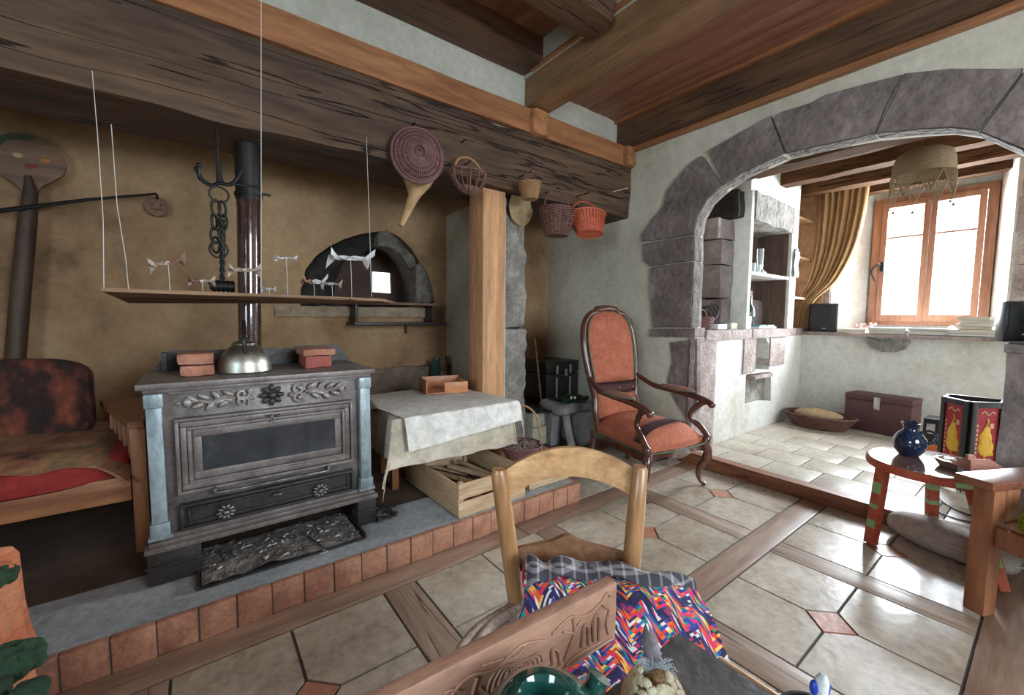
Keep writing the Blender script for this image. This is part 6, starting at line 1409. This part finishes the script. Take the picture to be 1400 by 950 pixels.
for k in range(22): x_ = rs.uniform(.10, .42); z_ = rs.uniform(.012, .058); cv([(x_, z_), (x_+.012, z_+rs.uniform(-.01, .01)), (x_+.024, z_+rs.uniform(-.012, .012))], .0014)
m.X = Matrix.Identity(4); part('relief_figures', m, M['carved'], t)
m = MB(); m.X = XM
for x_ in (.16, .38): m.box(x_, x_+.03, -.09, .016, .7615, .7655, .001)
m.X = Matrix.Identity(4); part('bracket', m, M['carved'], t)
c = Vector((.214, .235, .7615)); t = thing('glazed_bowl', 'glossy green and blue glazed pot in front of the carved board', 'bowl', c)
m = MB(); m.lathe([(a*1.08, b*1.16) for a, b in [(0, 0), (.030, 0), (.044, .012), (.052, .030), (.050, .046), (.040, .060), (.028, .068), (.020, .069), (.018, .066), (.012, .05), (0, .05)]], c, 40); part('body', m, M['green_glaze'], t)
m = MB(); m.tube(smooth_path([c+Vector((.034, -.004, .046)), c+Vector((.048, -.006, .058)), c+Vector((.058, -.008, .072))]), [.013]*6+[.009]*6+[.011], 14); part('spout', m, M['green_glaze'], t)
# feathered shell bundle
c = Vector((.338, .214, .7615)); t = thing('shell_ornament', 'cluster of cream shells on a brown lump with a feather stuck in it', 'ornament', c)
m = MB(); m.blob(c+Vector((.008, -.004, .020)), (.024, .023, .028), None, (24, 14), .25, 40); part('core', m, mottle('lump', [(.22, .12, .05), (.50, .34, .18)], 40, rough=.8, bump=.5), t)
m = MB(); rs = random.Random(3)
for k in range(110):
    a, e = rs.uniform(0, 2*PI), rs.uniform(-.1, 1.1); d = Vector((math.cos(a)*math.cos(e), math.sin(a)*math.cos(e), math.sin(e))); p = c+Vector((-.002, 0, .014))+Vector((d.x*.029, d.y*.028, d.z*.037)); m.blob(p, (.0062, .0042, .003), d.to_track_quat('Z', 'Y').to_matrix(), (8, 5))
part('shells', m, mottle('shell', [(.50, .44, .26), (.72, .68, .50)], 60, rough=.5), t)
f0, f1 = c+Vector((.004, 0, .035)), at(884, 852, 'y', .235)
f1 = Vector(f1); m = MB(); m.tube(smooth_path([f0, f0.lerp(f1, .5)+Vector((.003, 0, 0)), f1]), [.0016]*9+[.0012]*3+[.0008], 6); part('quill', m, M['white_trim'], t)
vdir = (f1-Vector((0, 0, H))).normalized(); side = (f1-f0).cross(vdir).normalized()
def fea(u, v):
    p = f0.lerp(f1, .08+.92*v); w = .0095*math.sin(min(1, v*1.02)*PI)**.55*(1-.25*v); k = 2*u-1
    return p+side*(k*w*(1+.12*math.sin(v*60+u*9)))+vdir*(.003*k*k)
m = MB(); m.grid(fea, 8, 44, .0006); part('vane', m, mottle('feather', [(.04, .03, .032), (.16, .14, .15), (.50, .50, .54)], 20, rough=.7), t)
m = MB()
for k in range(110):
    a = rs.uniform(-1.3, 1.3); p = f0+(f1-f0)*rs.uniform(.0, .35); m.tube([p, p+side*math.sin(a)*.018+Vector((0, 0, .006)), p+side*math.sin(a)*rs.uniform(.008, .024)+Vector((0, 0, rs.uniform(-.006, .01)))], .0004, 4)
part('down', m, plain('down', (.40, .42, .46), .9), t)
# pens in pot
c = Vector((.372, .095, .7615)); t = thing('pen_pot', 'black pen pot at the bottom edge right of the slate corner', 'pen pot', c)
m = MB(); m.lathe([(0, 0), (.026, 0), (.026, .078), (.0235, .078), (.0235, .004), (0, .004)], c, 30); part('cup', m, M['black_plastic'], t)
def pen(tip, base, col, cl, lb):
    t = thing('pen', lb, 'pen', base); base, tip = Vector(base), Vector(tip); d = (tip-base).normalized()
    m = MB(); m.tube([base, tip-d*.02, tip-d*.006, tip], [.0048, .0052, .0046, .002], 12); part('barrel', m, col, t)
    m = MB(); s_ = d.orthogonal().normalized(); m.bar(tip-d*.045-U2*.0+R2*.006, tip-d*.010+R2*.006, .003, .002); m.blob(tip-d*.012-R2*.005, (.003, .003, .006)); part('clip', m, cl, t)
pen(at(1126, 921, 'z', .885), c+Vector((-.006, .008, .006)), M['paper_white'], plain('pen_blue', (.02, .06, .45), .3), 'white and blue ballpoint pen standing in the black pot')
